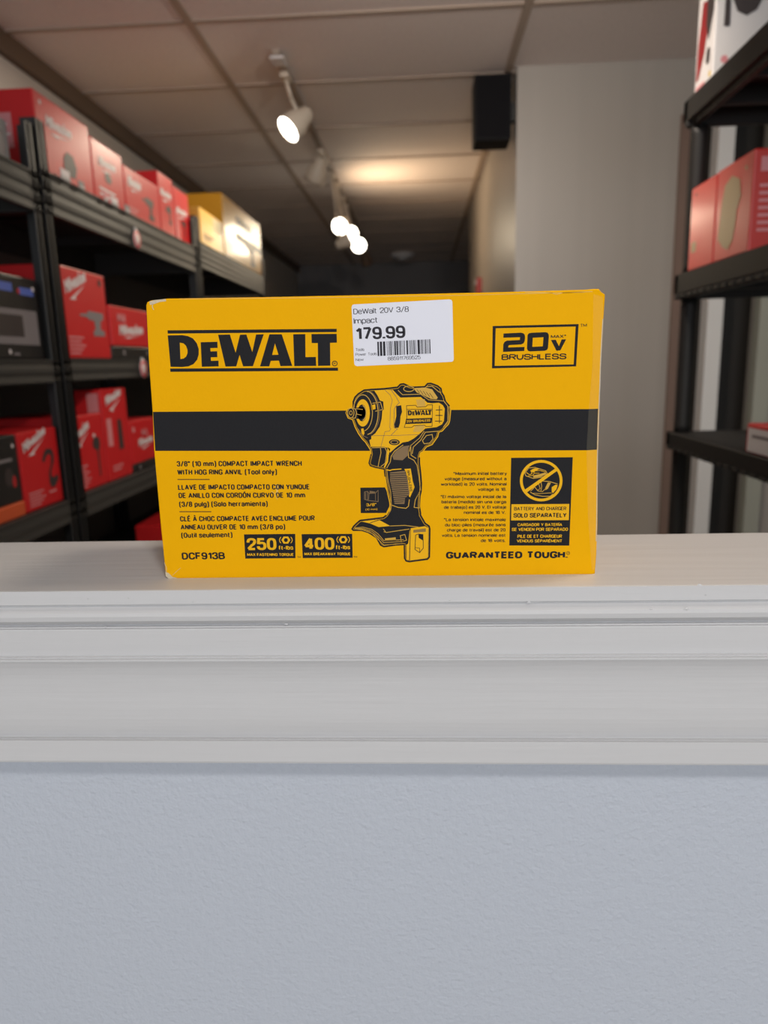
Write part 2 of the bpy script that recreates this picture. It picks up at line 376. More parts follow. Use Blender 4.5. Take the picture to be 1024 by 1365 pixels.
# ---------------------------------------------------------------- the yellow tool carton on the ledge
ART = {"printed_band":[["P","ink",1,[[[-145.85,112.21],[-1.93,109.93],[132.35,107.7],[131.78,81.79],[-2.67,84.06],[-146.72,86.89]]]],
["P","ink",1,[[[132.35,107.7],[138.6,107.6],[138.81,81.75],[131.78,81.79]]]]],"brand_logo":[["P","ink",1,[[[-131.74,162.99],[-24.42,160.92],[-24.5,158.92],[-131.78,160.97]]]],
["P","ink",1,[[[-132.14,139.33],[-24.53,137.14],[-24.6,135.24],[-132.18,137.27]]]],
["P","ink",1,[[[-131.88,159.89],[-122.56,159.77],[-119.08,159.13],[-115.82,157.56],[-113.66,154.66],[-112.67,151.12],[-112.95,147.59],[-114.21,144.35],[-116.84,141.68],[-120.21,140.4],[-124.23,140.09],[-131.76,140.42]],[[-124.5,155.23],[-122.27,154.76],[-120.7,153.23],[-119.93,150.63],[-120.1,148.59],[-121.12,146.58],[-122.78,145.39],[-124.95,145.04]]]],
["P","ink",1,[[[-111.08,155.13],[-100.37,155.11],[-100.51,151.33],[-105.17,151.32],[-105.18,149.29],[-100.95,149.31],[-101.08,145.64],[-105.32,145.62],[-105.35,143.44],[-100.53,143.45],[-100.66,139.9],[-111.58,139.91]]]],
["P","ink",1,[[[-99.63,159.4],[-92.06,159.33],[-89.2,148.05],[-85.64,159.02],[-81.58,159.04],[-78.5,148.17],[-75.44,158.87],[-70.55,158.87],[-78.64,139.48],[-84.98,139.5],[-86.76,146.63],[-89.35,139.61],[-96.28,139.65]]]],
["P","ink",1,[[[-66.94,158.77],[-59.15,158.55],[-53.51,138.97],[-61.08,139.03],[-61.87,142.45],[-67.06,142.45],[-68.24,139.07],[-74.14,139.22]],[[-63.78,153.04],[-61.94,146.11],[-66.0,146.08]]]],
["P","ink",1,[[[-51.93,158.35],[-44.3,158.27],[-44.85,144.17],[-38.3,144.14],[-38.27,138.58],[-52.25,138.8]]]],
["P","ink",1,[[[-40.43,158.17],[-24.55,157.86],[-24.62,152.52],[-28.91,152.5],[-29.35,138.49],[-37.16,138.55],[-36.67,152.58],[-40.55,152.68]]]],
["S","ink",1,0.477,[[-24.98,139.73],[-25.03,139.4],[-25.16,139.09],[-25.35,138.81],[-25.6,138.58],[-25.9,138.41],[-26.23,138.31],[-26.57,138.28],[-26.91,138.33],[-27.23,138.44],[-27.51,138.63],[-27.75,138.87],[-27.92,139.16],[-28.02,139.48],[-28.04,139.81],[-27.99,140.14],[-27.86,140.45],[-27.67,140.73],[-27.42,140.96],[-27.12,141.13],[-26.79,141.23],[-26.45,141.26],[-26.11,141.21],[-25.8,141.09],[-25.51,140.91],[-25.28,140.67],[-25.11,140.38],[-25.01,140.06]],1],
["T","ink",1,"R",-27.24,138.98,-25.85,138.94,1.659,0.172]],"voltage_badge":[["P","ink",1,[[[72.25,159.85],[124.55,159.55],[123.78,134.15],[71.92,134.26]],[[74.09,158.45],[122.78,158.12],[122.22,135.4],[73.61,135.74]]]],
["P","ink",1,[[[78.85,155.19],[89.44,155.42],[91.04,155.0],[91.97,153.93],[92.14,152.58],[91.94,150.34],[91.28,149.01],[89.76,148.31],[82.58,148.12],[81.97,147.69],[81.9,146.71],[91.92,146.75],[91.72,144.34],[78.71,144.09],[78.82,148.6],[79.5,150.08],[81.02,150.87],[88.96,151.02],[89.02,152.67],[78.79,152.65]]]],
["P","ink",1,[[[93.64,153.88],[94.39,154.91],[96.13,155.16],[104.48,155.3],[105.85,154.89],[106.56,153.68],[106.66,152.41],[106.27,145.69],[105.69,144.57],[104.17,144.09],[95.32,143.95],[93.94,144.44],[93.38,145.8]],[[96.87,152.15],[103.4,152.27],[103.05,146.82],[96.65,146.69]]]],
["P","ink",1,[[[108.0,150.5],[110.88,150.57],[112.94,146.63],[114.44,150.63],[117.24,150.7],[113.84,144.06],[111.41,143.97]]]],
["T","ink",1,"MAX*",107.82,151.48,117.37,151.52,2.037,0.263],
["T","ink",1,"BRUSHLESS",77.75,139.12,117.71,138.61,3.604,0.26],
["T","ink",1,"TM",125.43,157.75,129.57,157.78,1.88,0.198]],"price_sticker":[["P","label",2,[[[-14.67,173.59],[-14.2,174.77],[-13.16,175.23],[45.68,176.46],[46.97,176.07],[47.54,175.02],[48.2,140.36],[47.75,139.3],[46.73,138.89],[-12.38,137.75],[-13.7,138.22],[-14.18,139.38]]]]],
 "price_sticker/printed_text":[["T","print",3,"DeWalt 20V 3/8",-13.66,169.28,20.74,169.82,3.319,0.151],
["T","print",3,"Impact",-13.64,163.51,1.35,163.86,3.54,0.151],
["T","print",3,"179.99",-12.73,153.62,18.48,154.19,7.67,0.237],
["T","print",3,"Tools",-13.1,146.98,-7.57,147.05,1.77,0.141],
["T","print",3,"Power Tools",-13.2,144.04,0.22,144.26,1.77,0.141],
["T","print",3,"New",-13.16,140.8,-8.13,140.96,1.77,0.141],
["T","print",3,"885911769525",6.97,140.71,27.54,141.11,2.286,0.151]],
 "price_sticker/barcode":[["P","print",3,[[[0.67,152.33],[1.69,152.35],[1.75,143.63],[0.72,143.6]]]],
["P","print",3,[[[2.21,152.36],[3.67,152.39],[3.74,143.67],[2.27,143.64]]]],
["P","print",3,[[[4.19,152.4],[5.65,152.43],[5.72,143.71],[4.25,143.68]]]],
["P","print",3,[[[6.53,152.45],[6.9,152.45],[6.97,143.74],[6.61,143.73]]]],
["P","print",3,[[[7.56,152.47],[7.92,152.47],[8.0,143.76],[7.64,143.75]]]],
["P","print",3,[[[8.22,152.48],[8.58,152.49],[8.67,143.77],[8.3,143.76]]]],
["P","print",3,[[[8.87,152.49],[9.53,152.5],[9.62,143.79],[8.96,143.78]]]],
["P","print",3,[[[10.19,152.52],[10.56,152.53],[10.65,143.81],[10.28,143.8]]]],
["P","print",3,[[[11.22,152.54],[12.24,152.56],[12.34,143.85],[11.31,143.83]]]],
["P","print",3,[[[12.53,152.56],[13.56,152.58],[13.66,143.88],[12.63,143.85]]]],
["P","print",3,[[[13.92,152.59],[14.29,152.6],[14.39,143.89],[14.03,143.88]]]],
["P","print",3,[[[14.65,152.61],[15.31,152.62],[15.42,143.91],[14.76,143.9]]]],
["P","print",3,[[[15.82,152.63],[16.19,152.64],[16.3,143.93],[15.94,143.92]]]],
["P","print",3,[[[16.85,152.65],[17.21,152.66],[17.33,143.95],[16.96,143.94]]]],
["P","print",3,[[[17.5,152.66],[17.87,152.67],[17.99,143.97],[17.62,143.96]]]],
["P","print",3,[[[18.74,152.69],[19.77,152.71],[19.9,144.01],[18.87,143.98]]]],
["P","print",3,[[[20.42,152.72],[20.79,152.73],[20.92,144.03],[20.55,144.02]]]],
["P","print",3,[[[21.15,152.73],[21.52,152.74],[21.65,144.04],[21.29,144.03]]]],
["P","print",3,[[[21.81,152.75],[22.17,152.75],[22.31,144.06],[21.95,144.05]]]],
["P","print",3,[[[22.54,152.76],[22.9,152.77],[23.04,144.07],[22.68,144.06]]]],
["P","print",3,[[[23.27,152.78],[23.93,152.79],[24.07,144.09],[23.41,144.08]]]],
["P","print",3,[[[24.44,152.8],[24.8,152.81],[24.95,144.11],[24.58,144.1]]]],
["P","print",3,[[[25.67,152.82],[27.13,152.85],[27.29,144.16],[25.83,144.13]]]],
["P","print",3,[[[27.5,152.86],[27.86,152.87],[28.02,144.18],[27.66,144.17]]]],
["P","print",3,[[[28.22,152.87],[28.88,152.89],[29.04,144.2],[28.39,144.18]]]],
["P","print",3,[[[29.39,152.9],[29.75,152.9],[29.92,144.21],[29.56,144.21]]]],
["P","print",3,[[[30.26,152.91],[30.92,152.93],[31.09,144.24],[30.43,144.23]]]],
["P","print",3,[[[31.28,152.93],[31.65,152.94],[31.82,144.25],[31.46,144.25]]]],
["P","print",3,[[[32.16,152.95],[32.52,152.96],[32.7,144.27],[32.33,144.27]]]],
["P","print",3,[[[33.03,152.97],[33.68,152.98],[33.87,144.3],[33.21,144.28]]]]],"product_text":[["T","ink",1,"3/8\" (10 mm) COMPACT IMPACT WRENCH",-133.24,76.31,-50.54,75.05,3.616,0.242],
["T","ink",1,"WITH HOG RING ANVIL (Tool only)",-133.31,70.73,-67.13,69.82,3.616,0.242],
["T","ink",1,"LLAVE DE IMPACTO COMPACTO CON YUNQUE",-133.76,60.73,-46.03,59.53,3.616,0.242],
["T","ink",1,"DE ANILLO CON CORDÓN CURVO DE 10 mm",-133.82,55.21,-49.27,54.11,3.616,0.242],
["T","ink",1,"(3/8 pulg) (Solo herramienta)",-133.92,49.25,-74.48,48.74,3.616,0.242],
["T","ink",1,"CLÉ À CHOC COMPACTE AVEC ENCLUME POUR",-134.21,39.34,-43.75,38.58,3.616,0.242],
["T","ink",1,"ANNEAU OUVER DE 10 mm (3/8 po)",-134.27,33.72,-63.73,33.02,3.616,0.242],
["T","ink",1,"(Outil seulement)",-134.34,28.07,-99.52,28.03,3.616,0.242],
["P","ink",1,[[[-133.55,68.0],[-112.04,67.63],[-112.08,67.08],[-133.59,67.46]]]],
["P","ink",1,[[[-134.03,46.33],[-112.6,46.0],[-112.64,45.45],[-134.08,45.77]]]]],"model_number":[["T","ink",1,"DCF913B",-135.2,12.97,-105.61,12.91,5.036,0.263]],"torque_badge":[["P","ink",1,[[[-91.73,29.96],[-57.27,29.85],[-57.95,13.18],[-91.95,13.22]]]],
["T","yellow",2,"250",-90.4,19.05,-70.27,18.89,8.377,0.25],
["T","yellow",2,"ft-lbs",-69.01,19.06,-59.07,19.02,2.903,0.25],
["T","yellow",2,"MAX FASTENING TORQUE",-90.49,15.03,-59.03,14.66,1.991,0.237],
["T","ink",1,"TM",-56.88,13.26,-54.39,13.32,1.161,0.198],
["P","yellow",2,[[[-60.76,25.66],[-62.39,23.25],[-65.4,23.29],[-66.78,25.74],[-65.14,28.14],[-62.13,28.1]],[[-62.44,25.68],[-62.6,25.09],[-63.0,24.63],[-63.54,24.37],[-64.13,24.38],[-64.65,24.65],[-64.99,25.13],[-65.09,25.72],[-64.93,26.3],[-64.54,26.77],[-63.99,27.02],[-63.4,27.01],[-62.88,26.75],[-62.54,26.27]]]],
["S","yellow",2,0.49,[[-67.14,23.65],[-67.54,24.12],[-67.82,24.64],[-67.98,25.19],[-68.01,25.75],[-67.92,26.32],[-67.7,26.86],[-67.35,27.37],[-66.9,27.83]],0],
["S","yellow",2,0.49,[[-60.4,27.74],[-60.0,27.27],[-59.72,26.76],[-59.55,26.21],[-59.52,25.64],[-59.61,25.08],[-59.83,24.53],[-60.17,24.02],[-60.62,23.56]],0]],"torque_badge.001":[["P","ink",1,[[[-53.05,29.61],[-19.32,29.33],[-19.55,12.91],[-53.07,13.13]]]],
["T","yellow",2,"400",-51.9,18.84,-31.41,18.68,8.377,0.25],
["T","yellow",2,"ft-lbs",-30.69,18.85,-21.01,18.82,2.903,0.25],
["T","yellow",2,"MAX BREAKAWAY TORQUE",-51.82,15.02,-20.89,14.65,1.991,0.237],
["T","ink",1,"TM",-19.02,12.91,-16.55,12.97,1.161,0.198],
["P","yellow",2,[[[-22.44,25.42],[-24.02,23.03],[-27.01,23.07],[-28.41,25.5],[-26.82,27.9],[-23.84,27.86]],[[-24.11,25.45],[-24.26,24.86],[-24.64,24.4],[-25.18,24.14],[-25.77,24.15],[-26.28,24.42],[-26.63,24.89],[-26.74,25.48],[-26.59,26.06],[-26.2,26.53],[-25.67,26.78],[-25.08,26.77],[-24.56,26.51],[-24.22,26.03]]]],
["S","yellow",2,0.49,[[-28.73,23.42],[-29.14,23.89],[-29.43,24.41],[-29.6,24.96],[-29.64,25.52],[-29.55,26.08],[-29.34,26.62],[-29.01,27.13],[-28.57,27.59]],0],
["S","yellow",2,0.49,[[-22.12,27.5],[-21.72,27.03],[-21.43,26.52],[-21.26,25.97],[-21.21,25.41],[-21.3,24.85],[-21.51,24.3],[-21.84,23.8],[-22.27,23.34]],0]],"voltage_note":[["T","ink",1,"*Maximum initial battery",47.38,67.3,81.85,66.8,2.19,0.229],
["T","ink",1,"voltage (measured without a",41.82,63.93,81.64,63.35,2.19,0.229],
["T","ink",1,"workload) is 20 volts. Nominal",39.42,60.49,81.68,59.88,2.19,0.229],
["T","ink",1,"voltage is 18.",63.25,56.71,81.47,56.41,2.19,0.229],
["T","ink",1,"*El máximo voltaje inicial de la",38.99,52.28,81.52,51.59,2.19,0.229],
["T","ink",1,"batería (medido sin una carga",39.67,48.87,81.55,48.21,2.19,0.229],
["T","ink",1,"de trabajo) es 20 V. El voltaje",41.3,45.2,81.58,44.7,2.19,0.229],
["T","ink",1,"nominal es de 18 V.",54.13,41.59,81.14,41.18,2.19,0.229],
["T","ink",1,"*La tension initiale maximale",40.99,37.0,81.42,36.42,2.19,0.229],
["T","ink",1,"du bloc-piles (mesurée sans",41.8,33.43,81.33,32.99,2.19,0.229],
["T","ink",1,"charge de travail) est de 20",43.09,29.96,81.24,29.55,2.19,0.229],
["T","ink",1,"volts. La tension nominale est",39.7,26.41,81.4,25.98,2.19,0.229],
["T","ink",1,"de 18 volts.",65.2,22.61,81.19,22.4,2.19,0.229]],"slogan":[["T","ink",1,"GUARANTEED TOUGH.",42.22,11.54,121.91,10.98,4.841,0.333],
["S","ink",1,0.284,[[123.12,14.44],[123.1,14.19],[123.03,13.96],[122.91,13.75],[122.74,13.57],[122.54,13.44],[122.32,13.36],[122.08,13.34],[121.85,13.37],[121.62,13.45],[121.41,13.59],[121.24,13.77],[121.11,13.98],[121.02,14.22],[120.99,14.47],[121.01,14.71],[121.08,14.95],[121.2,15.16],[121.37,15.33],[121.57,15.46],[121.79,15.54],[122.02,15.57],[122.26,15.54],[122.49,15.45],[122.7,15.32],[122.87,15.14],[123.0,14.93],[123.09,14.69]],1],
["T","ink",1,"R",121.6,13.84,122.66,13.83,1.153,0.172]],"battery_badge":[["P","ink",1,[[[84.37,77.89],[123.31,77.54],[122.65,19.49],[83.78,20.08]]]],
["P","yellow",2,[[[117.2,62.54],[117.13,60.78],[116.83,59.06],[116.3,57.4],[115.56,55.83],[114.61,54.38],[113.47,53.07],[112.16,51.92],[110.71,50.96],[109.13,50.19],[107.45,49.65],[105.72,49.33],[103.94,49.24],[102.16,49.39],[100.4,49.76],[98.71,50.36],[97.09,51.18],[95.6,52.19],[94.24,53.38],[93.04,54.74],[92.03,56.23],[91.22,57.83],[90.63,59.51],[90.26,61.25],[90.12,63.01],[90.21,64.77],[90.54,66.48],[91.08,68.14],[91.85,69.69],[92.81,71.13],[93.96,72.42],[95.27,73.55],[96.72,74.49],[98.29,75.23],[99.95,75.76],[101.67,76.06],[103.43,76.14],[105.19,76.0],[106.92,75.63],[108.6,75.04],[110.19,74.24],[111.68,73.24],[113.03,72.07],[114.22,70.74],[115.23,69.27],[116.05,67.68],[116.66,66.02],[117.04,64.29]],[[115.45,62.57],[115.38,61.04],[115.12,59.55],[114.66,58.1],[114.01,56.74],[113.18,55.47],[112.19,54.33],[111.06,53.33],[109.79,52.5],[108.42,51.84],[106.96,51.37],[105.45,51.09],[103.91,51.01],[102.36,51.14],[100.83,51.47],[99.36,51.99],[97.95,52.69],[96.65,53.57],[95.47,54.61],[94.43,55.79],[93.55,57.08],[92.85,58.47],[92.33,59.94],[92.01,61.45],[91.88,62.98],[91.96,64.51],[92.25,66.0],[92.72,67.44],[93.38,68.79],[94.22,70.05],[95.22,71.17],[96.36,72.15],[97.62,72.97],[98.99,73.62],[100.43,74.08],[101.93,74.34],[103.46,74.41],[104.99,74.29],[106.5,73.96],[107.96,73.45],[109.35,72.75],[110.64,71.89],[111.82,70.86],[112.86,69.7],[113.74,68.42],[114.45,67.05],[114.98,65.6],[115.31,64.09]]]],
["P","yellow",4,[[[92.61,56.54],[94.11,54.86],[114.36,69.51],[113.11,71.02]]]],
["P","yellow",2,[[[84.89,47.62],[121.9,47.24],[121.89,36.57],[84.8,36.91]]]],
["T","ink",3,"BATTERY AND CHARGER",86.62,43.42,120.05,43.11,2.419,0.198],
["T","ink",3,"SOLD SEPARATELY",86.27,38.73,120.37,38.43,3.0,0.25],
["T","yellow",2,"CARGADOR Y BATERÍA",88.97,32.95,117.7,32.64,2.032,0.224],
["T","yellow",2,"SE VENDEN POR SEPARADO",85.28,29.8,121.49,29.41,2.177,0.224],
["T","yellow",2,"PILE DE ET CHARGEUR",88.97,25.1,117.75,24.82,2.226,0.224],
["T","yellow",2,"VENDUS SÉPARÉMENT",88.61,22.1,117.98,21.72,2.032,0.224],
["S","ochre",2,0.429,[[93.19,67.8],[95.58,71.14],[99.47,71.47],[106.34,69.16],[107.45,67.3],[104.95,65.2],[98.62,64.31],[93.95,66.04]],1],
["P","yellow",3,[[[97.31,69.97],[99.48,70.92],[102.42,70.37],[100.0,69.17],[99.04,68.19],[97.33,68.47]]]],
["P","ochre",3,[[[98.59,66.21],[101.99,66.9],[106.36,68.06],[106.87,67.06],[103.49,65.37],[98.61,64.71]]]],
["S","yellow",3,0.381,[[94.16,68.28],[96.14,66.75],[97.83,67.47],[96.82,69.73]],0],
["S","yellow",3,0.334,[[100.0,69.17],[102.92,69.37],[106.35,68.31]],0],
["S","yellow",3,0.334,[[95.17,66.02],[98.34,66.21],[99.05,67.7],[102.47,67.63]],0],
["P","yellow",3,[[[110.47,58.5],[112.88,59.96],[114.25,59.69],[113.43,56.95],[111.29,54.47],[110.53,55.49]]]],
["P","ochre",3,[[[107.96,61.55],[109.92,61.27],[108.04,57.54],[106.59,56.56],[106.32,58.07]]]],
["S","ochre",3,0.429,[[97.04,56.22],[98.73,57.7],[99.69,59.19],[103.54,62.63],[108.92,62.13],[114.08,60.44]],0],
["S","ochre",3,0.429,[[96.8,55.47],[99.78,53.65],[104.71,52.56],[109.62,52.48],[111.3,53.97]],0],
["S","ochre",3,0.381,[[99.69,58.69],[101.7,56.14],[104.65,55.59],[106.57,57.57]],0],
["S","ochre",3,0.381,[[103.55,61.88],[104.09,59.11],[103.66,56.11]],0],
["S","ochre",3,0.334,[[98.78,54.68],[102.71,54.36],[106.63,54.55],[110.55,54.73]],0],
["S","ochre",3,0.334,[[102.11,60.65],[103.14,57.62],[101.69,56.64]],0]],"socket_badge":[["P","ink",1,[[[-12.93,60.18],[3.15,60.13],[5.6,54.39],[5.8,47.59],[3.46,43.08],[-13.19,43.25]]]],
["S","tan",2,0.422,[[-10.28,57.28],[-8.26,57.63],[-7.34,56.26],[-3.25,56.41],[-1.34,58.26],[-1.55,50.73],[-7.85,51.59],[-10.43,52.39]],1],
["S","tan",2,0.352,[[-9.55,56.89],[-9.69,52.37]],0],
["S","tan",2,0.352,[[-8.27,57.47],[-8.44,51.75]],0],
["P","tan",2,[[[-6.91,57.98],[-3.22,57.39],[-3.62,56.42],[-6.96,56.48]]]],
["S","tan",2,0.352,[[-7.34,56.26],[-7.84,51.97]],0],
["S","tan",2,0.282,[[-3.25,56.26],[-3.17,51.36]],0],
["T","yellow",2,"3/8\"",-9.31,47.68,-2.75,47.88,1.999,0.224],
["T","yellow",2,"(10 mm)",-9.92,44.95,-2.23,45.14,1.285,0.172]],"tool_illustration":[["P","yellow",2,[[[-20.78,108.74],[-19.67,111.41],[-17.69,112.37],[-16.0,112.4],[-16.01,115.85],[-14.71,118.77],[-12.41,120.91],[-8.65,123.14],[-4.25,123.47],[4.39,123.76],[12.57,124.45],[14.4,126.24],[16.71,126.49],[20.29,124.77],[23.09,124.22],[29.75,124.32],[31.56,126.25],[33.85,126.35],[38.2,124.67],[40.42,122.76],[40.84,120.25],[42.17,118.11],[43.2,114.56],[45.68,111.66],[46.42,109.41],[45.65,102.19],[44.88,99.97],[42.67,97.82],[40.81,95.66],[38.68,95.02],[37.97,92.21],[34.22,87.1],[30.57,85.72],[28.36,82.85],[26.78,82.05],[26.22,79.99],[26.15,75.63],[26.79,69.72],[27.27,62.26],[26.97,57.0],[26.19,54.01],[25.72,47.3],[26.39,42.75],[26.36,41.38],[29.19,36.13],[31.79,34.16],[32.33,32.11],[31.77,12.71],[30.27,11.02],[18.07,9.41],[15.67,10.05],[14.56,12.16],[14.67,21.34],[9.32,20.95],[1.32,19.89],[-1.05,21.16],[-3.55,26.23],[-8.63,29.71],[-13.02,31.28],[-18.72,31.38],[-19.75,32.63],[-18.33,34.88],[-16.36,36.8],[-13.97,38.73],[1.42,40.41],[3.22,41.84],[5.49,45.41],[5.94,49.09],[4.29,57.36],[3.06,67.12],[2.73,71.8],[-2.85,72.94],[-6.24,74.17],[-7.15,76.21],[-5.58,82.12],[-5.99,84.95],[-7.86,87.88],[-8.74,89.47],[-10.86,91.7],[-13.33,95.43],[-15.38,99.86],[-16.64,104.15],[-19.51,105.29]]]],
["P","ink",3,[[[-20.15,108.73],[-19.21,110.99],[-17.54,111.78],[-15.55,111.98],[-15.4,115.73],[-14.2,118.42],[-12.04,120.43],[-8.47,122.56],[-4.22,122.86],[4.43,123.15],[12.83,123.9],[14.67,125.69],[16.61,125.89],[20.1,124.2],[23.04,123.62],[30.01,123.77],[31.82,125.7],[33.76,125.76],[37.89,124.15],[39.88,122.47],[40.26,120.04],[41.61,117.87],[42.66,114.28],[45.15,111.37],[45.81,109.36],[45.05,102.34],[44.36,100.31],[42.22,98.25],[40.46,96.18],[38.23,95.45],[37.41,92.48],[33.84,87.6],[30.2,86.22],[27.96,83.33],[26.3,82.45],[25.6,80.08],[25.53,75.6],[26.17,69.67],[26.64,62.26],[26.34,57.1],[25.56,54.12],[25.08,47.27],[25.75,42.71],[25.74,41.22],[28.71,35.69],[31.26,33.79],[31.69,32.04],[31.17,12.96],[29.98,11.62],[18.11,10.08],[16.07,10.58],[15.18,12.33],[15.12,21.83],[9.27,21.61],[1.44,20.55],[-0.59,21.63],[-3.07,26.68],[-8.33,30.3],[-12.89,31.93],[-18.44,31.98],[-19.1,32.68],[-17.84,34.46],[-15.94,36.31],[-13.73,38.12],[1.65,39.8],[3.69,41.4],[6.09,45.19],[6.58,49.12],[4.92,57.47],[3.69,67.19],[3.21,72.23],[-2.67,73.55],[-5.81,74.64],[-6.52,76.27],[-4.95,82.09],[-5.4,85.18],[-7.31,88.2],[-8.24,89.85],[-10.37,92.09],[-12.78,95.74],[-14.8,100.09],[-16.18,104.57],[-19.06,105.72]]]],
["P","yellow",4,[[[-19.69,108.73],[-18.88,110.68],[-17.43,111.34],[-15.22,111.67],[-14.96,115.64],[-13.83,118.17],[-11.77,120.07],[-8.33,122.13],[-4.2,122.42],[4.45,122.71],[13.02,123.5],[14.86,125.29],[16.53,125.46],[19.96,123.78],[23.0,123.18],[30.19,123.36],[32.01,125.3],[33.69,125.32],[37.66,123.78],[39.49,122.26],[39.85,119.89],[41.2,117.69],[42.27,114.07],[44.76,111.16],[45.36,109.32],[44.61,102.44],[43.98,100.56],[41.89,98.56],[40.21,96.56],[37.9,95.77],[37.0,92.68],[33.56,87.97],[29.92,86.59],[27.67,83.68],[25.94,82.74],[25.15,80.15],[25.07,75.58],[25.71,69.63],[26.18,62.26],[25.89,57.17],[25.11,54.19],[24.62,47.25],[25.29,42.68],[25.29,41.1],[28.36,35.38],[30.87,33.52],[31.23,31.98],[30.74,13.14],[29.76,12.05],[18.14,10.57],[16.36,10.97],[15.64,12.45],[15.44,22.18],[9.23,22.1],[1.53,21.03],[-0.25,21.98],[-2.71,27.0],[-8.12,30.73],[-12.8,32.41],[-18.24,32.42],[-18.63,32.72],[-17.48,34.16],[-15.63,35.95],[-13.56,37.68],[1.82,39.36],[4.03,41.07],[6.53,45.03],[7.04,49.14],[5.38,57.55],[4.15,67.24],[3.56,72.53],[-2.54,74.0],[-5.49,74.98],[-6.06,76.31],[-4.49,82.06],[-4.97,85.34],[-6.92,88.44],[-7.86,90.12],[-10.01,92.38],[-12.37,95.96],[-14.37,100.25],[-15.84,104.87],[-18.73,106.04]]]],
["P","ink",5,[[[-19.45,108.73],[-18.71,110.52],[-17.37,111.11],[-15.05,111.51],[-14.72,115.59],[-13.64,118.03],[-11.63,119.88],[-8.26,121.91],[-4.19,122.18],[4.47,122.47],[13.12,123.29],[14.96,125.08],[16.49,125.23],[19.88,123.56],[22.98,122.95],[30.29,123.15],[32.11,125.08],[33.65,125.09],[37.54,123.58],[39.29,122.15],[39.62,119.81],[40.99,117.6],[42.06,113.96],[44.55,111.05],[45.12,109.3],[44.37,102.5],[43.77,100.68],[41.72,98.73],[40.08,96.76],[37.73,95.93],[36.79,92.78],[33.42,88.16],[29.78,86.78],[27.51,83.87],[25.75,82.89],[24.91,80.19],[24.83,75.57],[25.47,69.61],[25.94,62.26],[25.65,57.21],[24.87,54.23],[24.37,47.24],[25.04,42.66],[25.05,41.04],[28.18,35.21],[30.67,33.37],[30.99,31.95],[30.51,13.24],[29.65,12.28],[18.16,10.83],[16.51,11.17],[15.88,12.52],[15.61,22.37],[9.21,22.35],[1.58,21.28],[-0.07,22.16],[-2.53,27.17],[-8.0,30.96],[-12.76,32.66],[-18.13,32.66],[-18.38,32.74],[-17.29,34.0],[-15.47,35.76],[-13.47,37.45],[1.91,39.13],[4.21,40.9],[6.76,44.95],[7.29,49.15],[5.62,57.6],[4.39,67.27],[3.74,72.7],[-2.47,74.23],[-5.32,75.16],[-5.82,76.33],[-4.25,82.05],[-4.74,85.43],[-6.71,88.57],[-7.67,90.27],[-9.82,92.53],[-12.16,96.08],[-14.14,100.34],[-15.66,105.04],[-18.55,106.2]]]],
["S","ink",2.5,0.698,[[-15.81,112.22],[-15.75,115.8],[-14.5,118.62],[-12.26,120.71],[-8.58,122.89],[-4.24,123.21],[4.41,123.5],[12.68,124.22],[14.51,126.01],[16.67,126.24],[20.21,124.53],[23.07,123.97],[29.86,124.09],[31.67,126.01],[33.81,126.1],[38.07,124.45],[40.19,122.64],[40.6,120.16],[41.93,118.01],[42.98,114.44],[45.46,111.54]],0],
["S","ink",2.5,0.698,[[25.95,79.3],[25.89,75.62],[26.53,69.7],[27.0,62.26],[26.71,57.04],[25.92,54.05],[25.45,47.28],[26.12,42.73],[26.1,41.31],[28.99,35.94],[31.56,34.0],[32.06,32.08],[31.52,12.81],[30.15,11.27],[18.09,9.7],[15.84,10.27],[14.82,12.23],[14.86,21.55],[9.3,21.23],[1.37,20.17],[-0.85,21.36],[-3.35,26.42],[-8.51,29.96],[-12.97,31.56],[-18.6,31.64],[-19.47,32.65],[-18.12,34.7],[-16.18,36.59],[-13.87,38.47],[1.52,40.16],[3.42,41.65]],0],
["S","ink",2.5,0.558,[[3.33,67.15],[2.93,71.98],[-2.77,73.2],[-6.06,74.37],[-6.88,76.24],[-5.31,82.1]],0],
["P","yellow",6,[[[-2.1,122.45],[4.38,122.58],[9.77,122.52],[12.22,119.77],[14.48,117.59],[27.26,117.64],[31.51,113.99],[34.37,113.57],[38.68,113.83],[41.17,112.21],[42.37,110.04],[41.73,102.33],[40.56,100.2],[37.08,98.48],[29.85,97.77],[26.92,95.08],[22.51,91.55],[18.84,89.66],[15.19,89.15],[10.75,85.96],[7.02,82.73],[5.77,85.54],[3.46,86.61],[-5.32,86.79],[-6.07,91.04],[-4.81,91.75],[-4.75,93.57],[-2.15,95.33],[0.88,99.61],[2.25,104.64],[2.75,109.65],[3.71,110.35],[3.47,115.35],[1.33,116.12],[0.11,118.99]]]],
["P","yellow",6,[[[-5.26,108.4],[-5.4,106.72],[-5.7,105.1],[-6.16,103.62],[-6.76,102.32],[-7.48,101.26],[-8.28,100.47],[-9.15,100.0],[-10.03,99.85],[-10.91,100.03],[-11.74,100.55],[-12.5,101.36],[-13.14,102.46],[-13.66,103.78],[-14.03,105.29],[-14.23,106.91],[-14.26,108.6],[-14.12,110.28],[-13.8,111.88],[-13.34,113.36],[-12.74,114.65],[-12.02,115.7],[-11.22,116.47],[-10.36,116.94],[-9.48,117.08],[-8.61,116.9],[-7.79,116.39],[-7.04,115.58],[-6.39,114.5],[-5.87,113.19],[-5.5,111.7],[-5.3,110.08]]]],
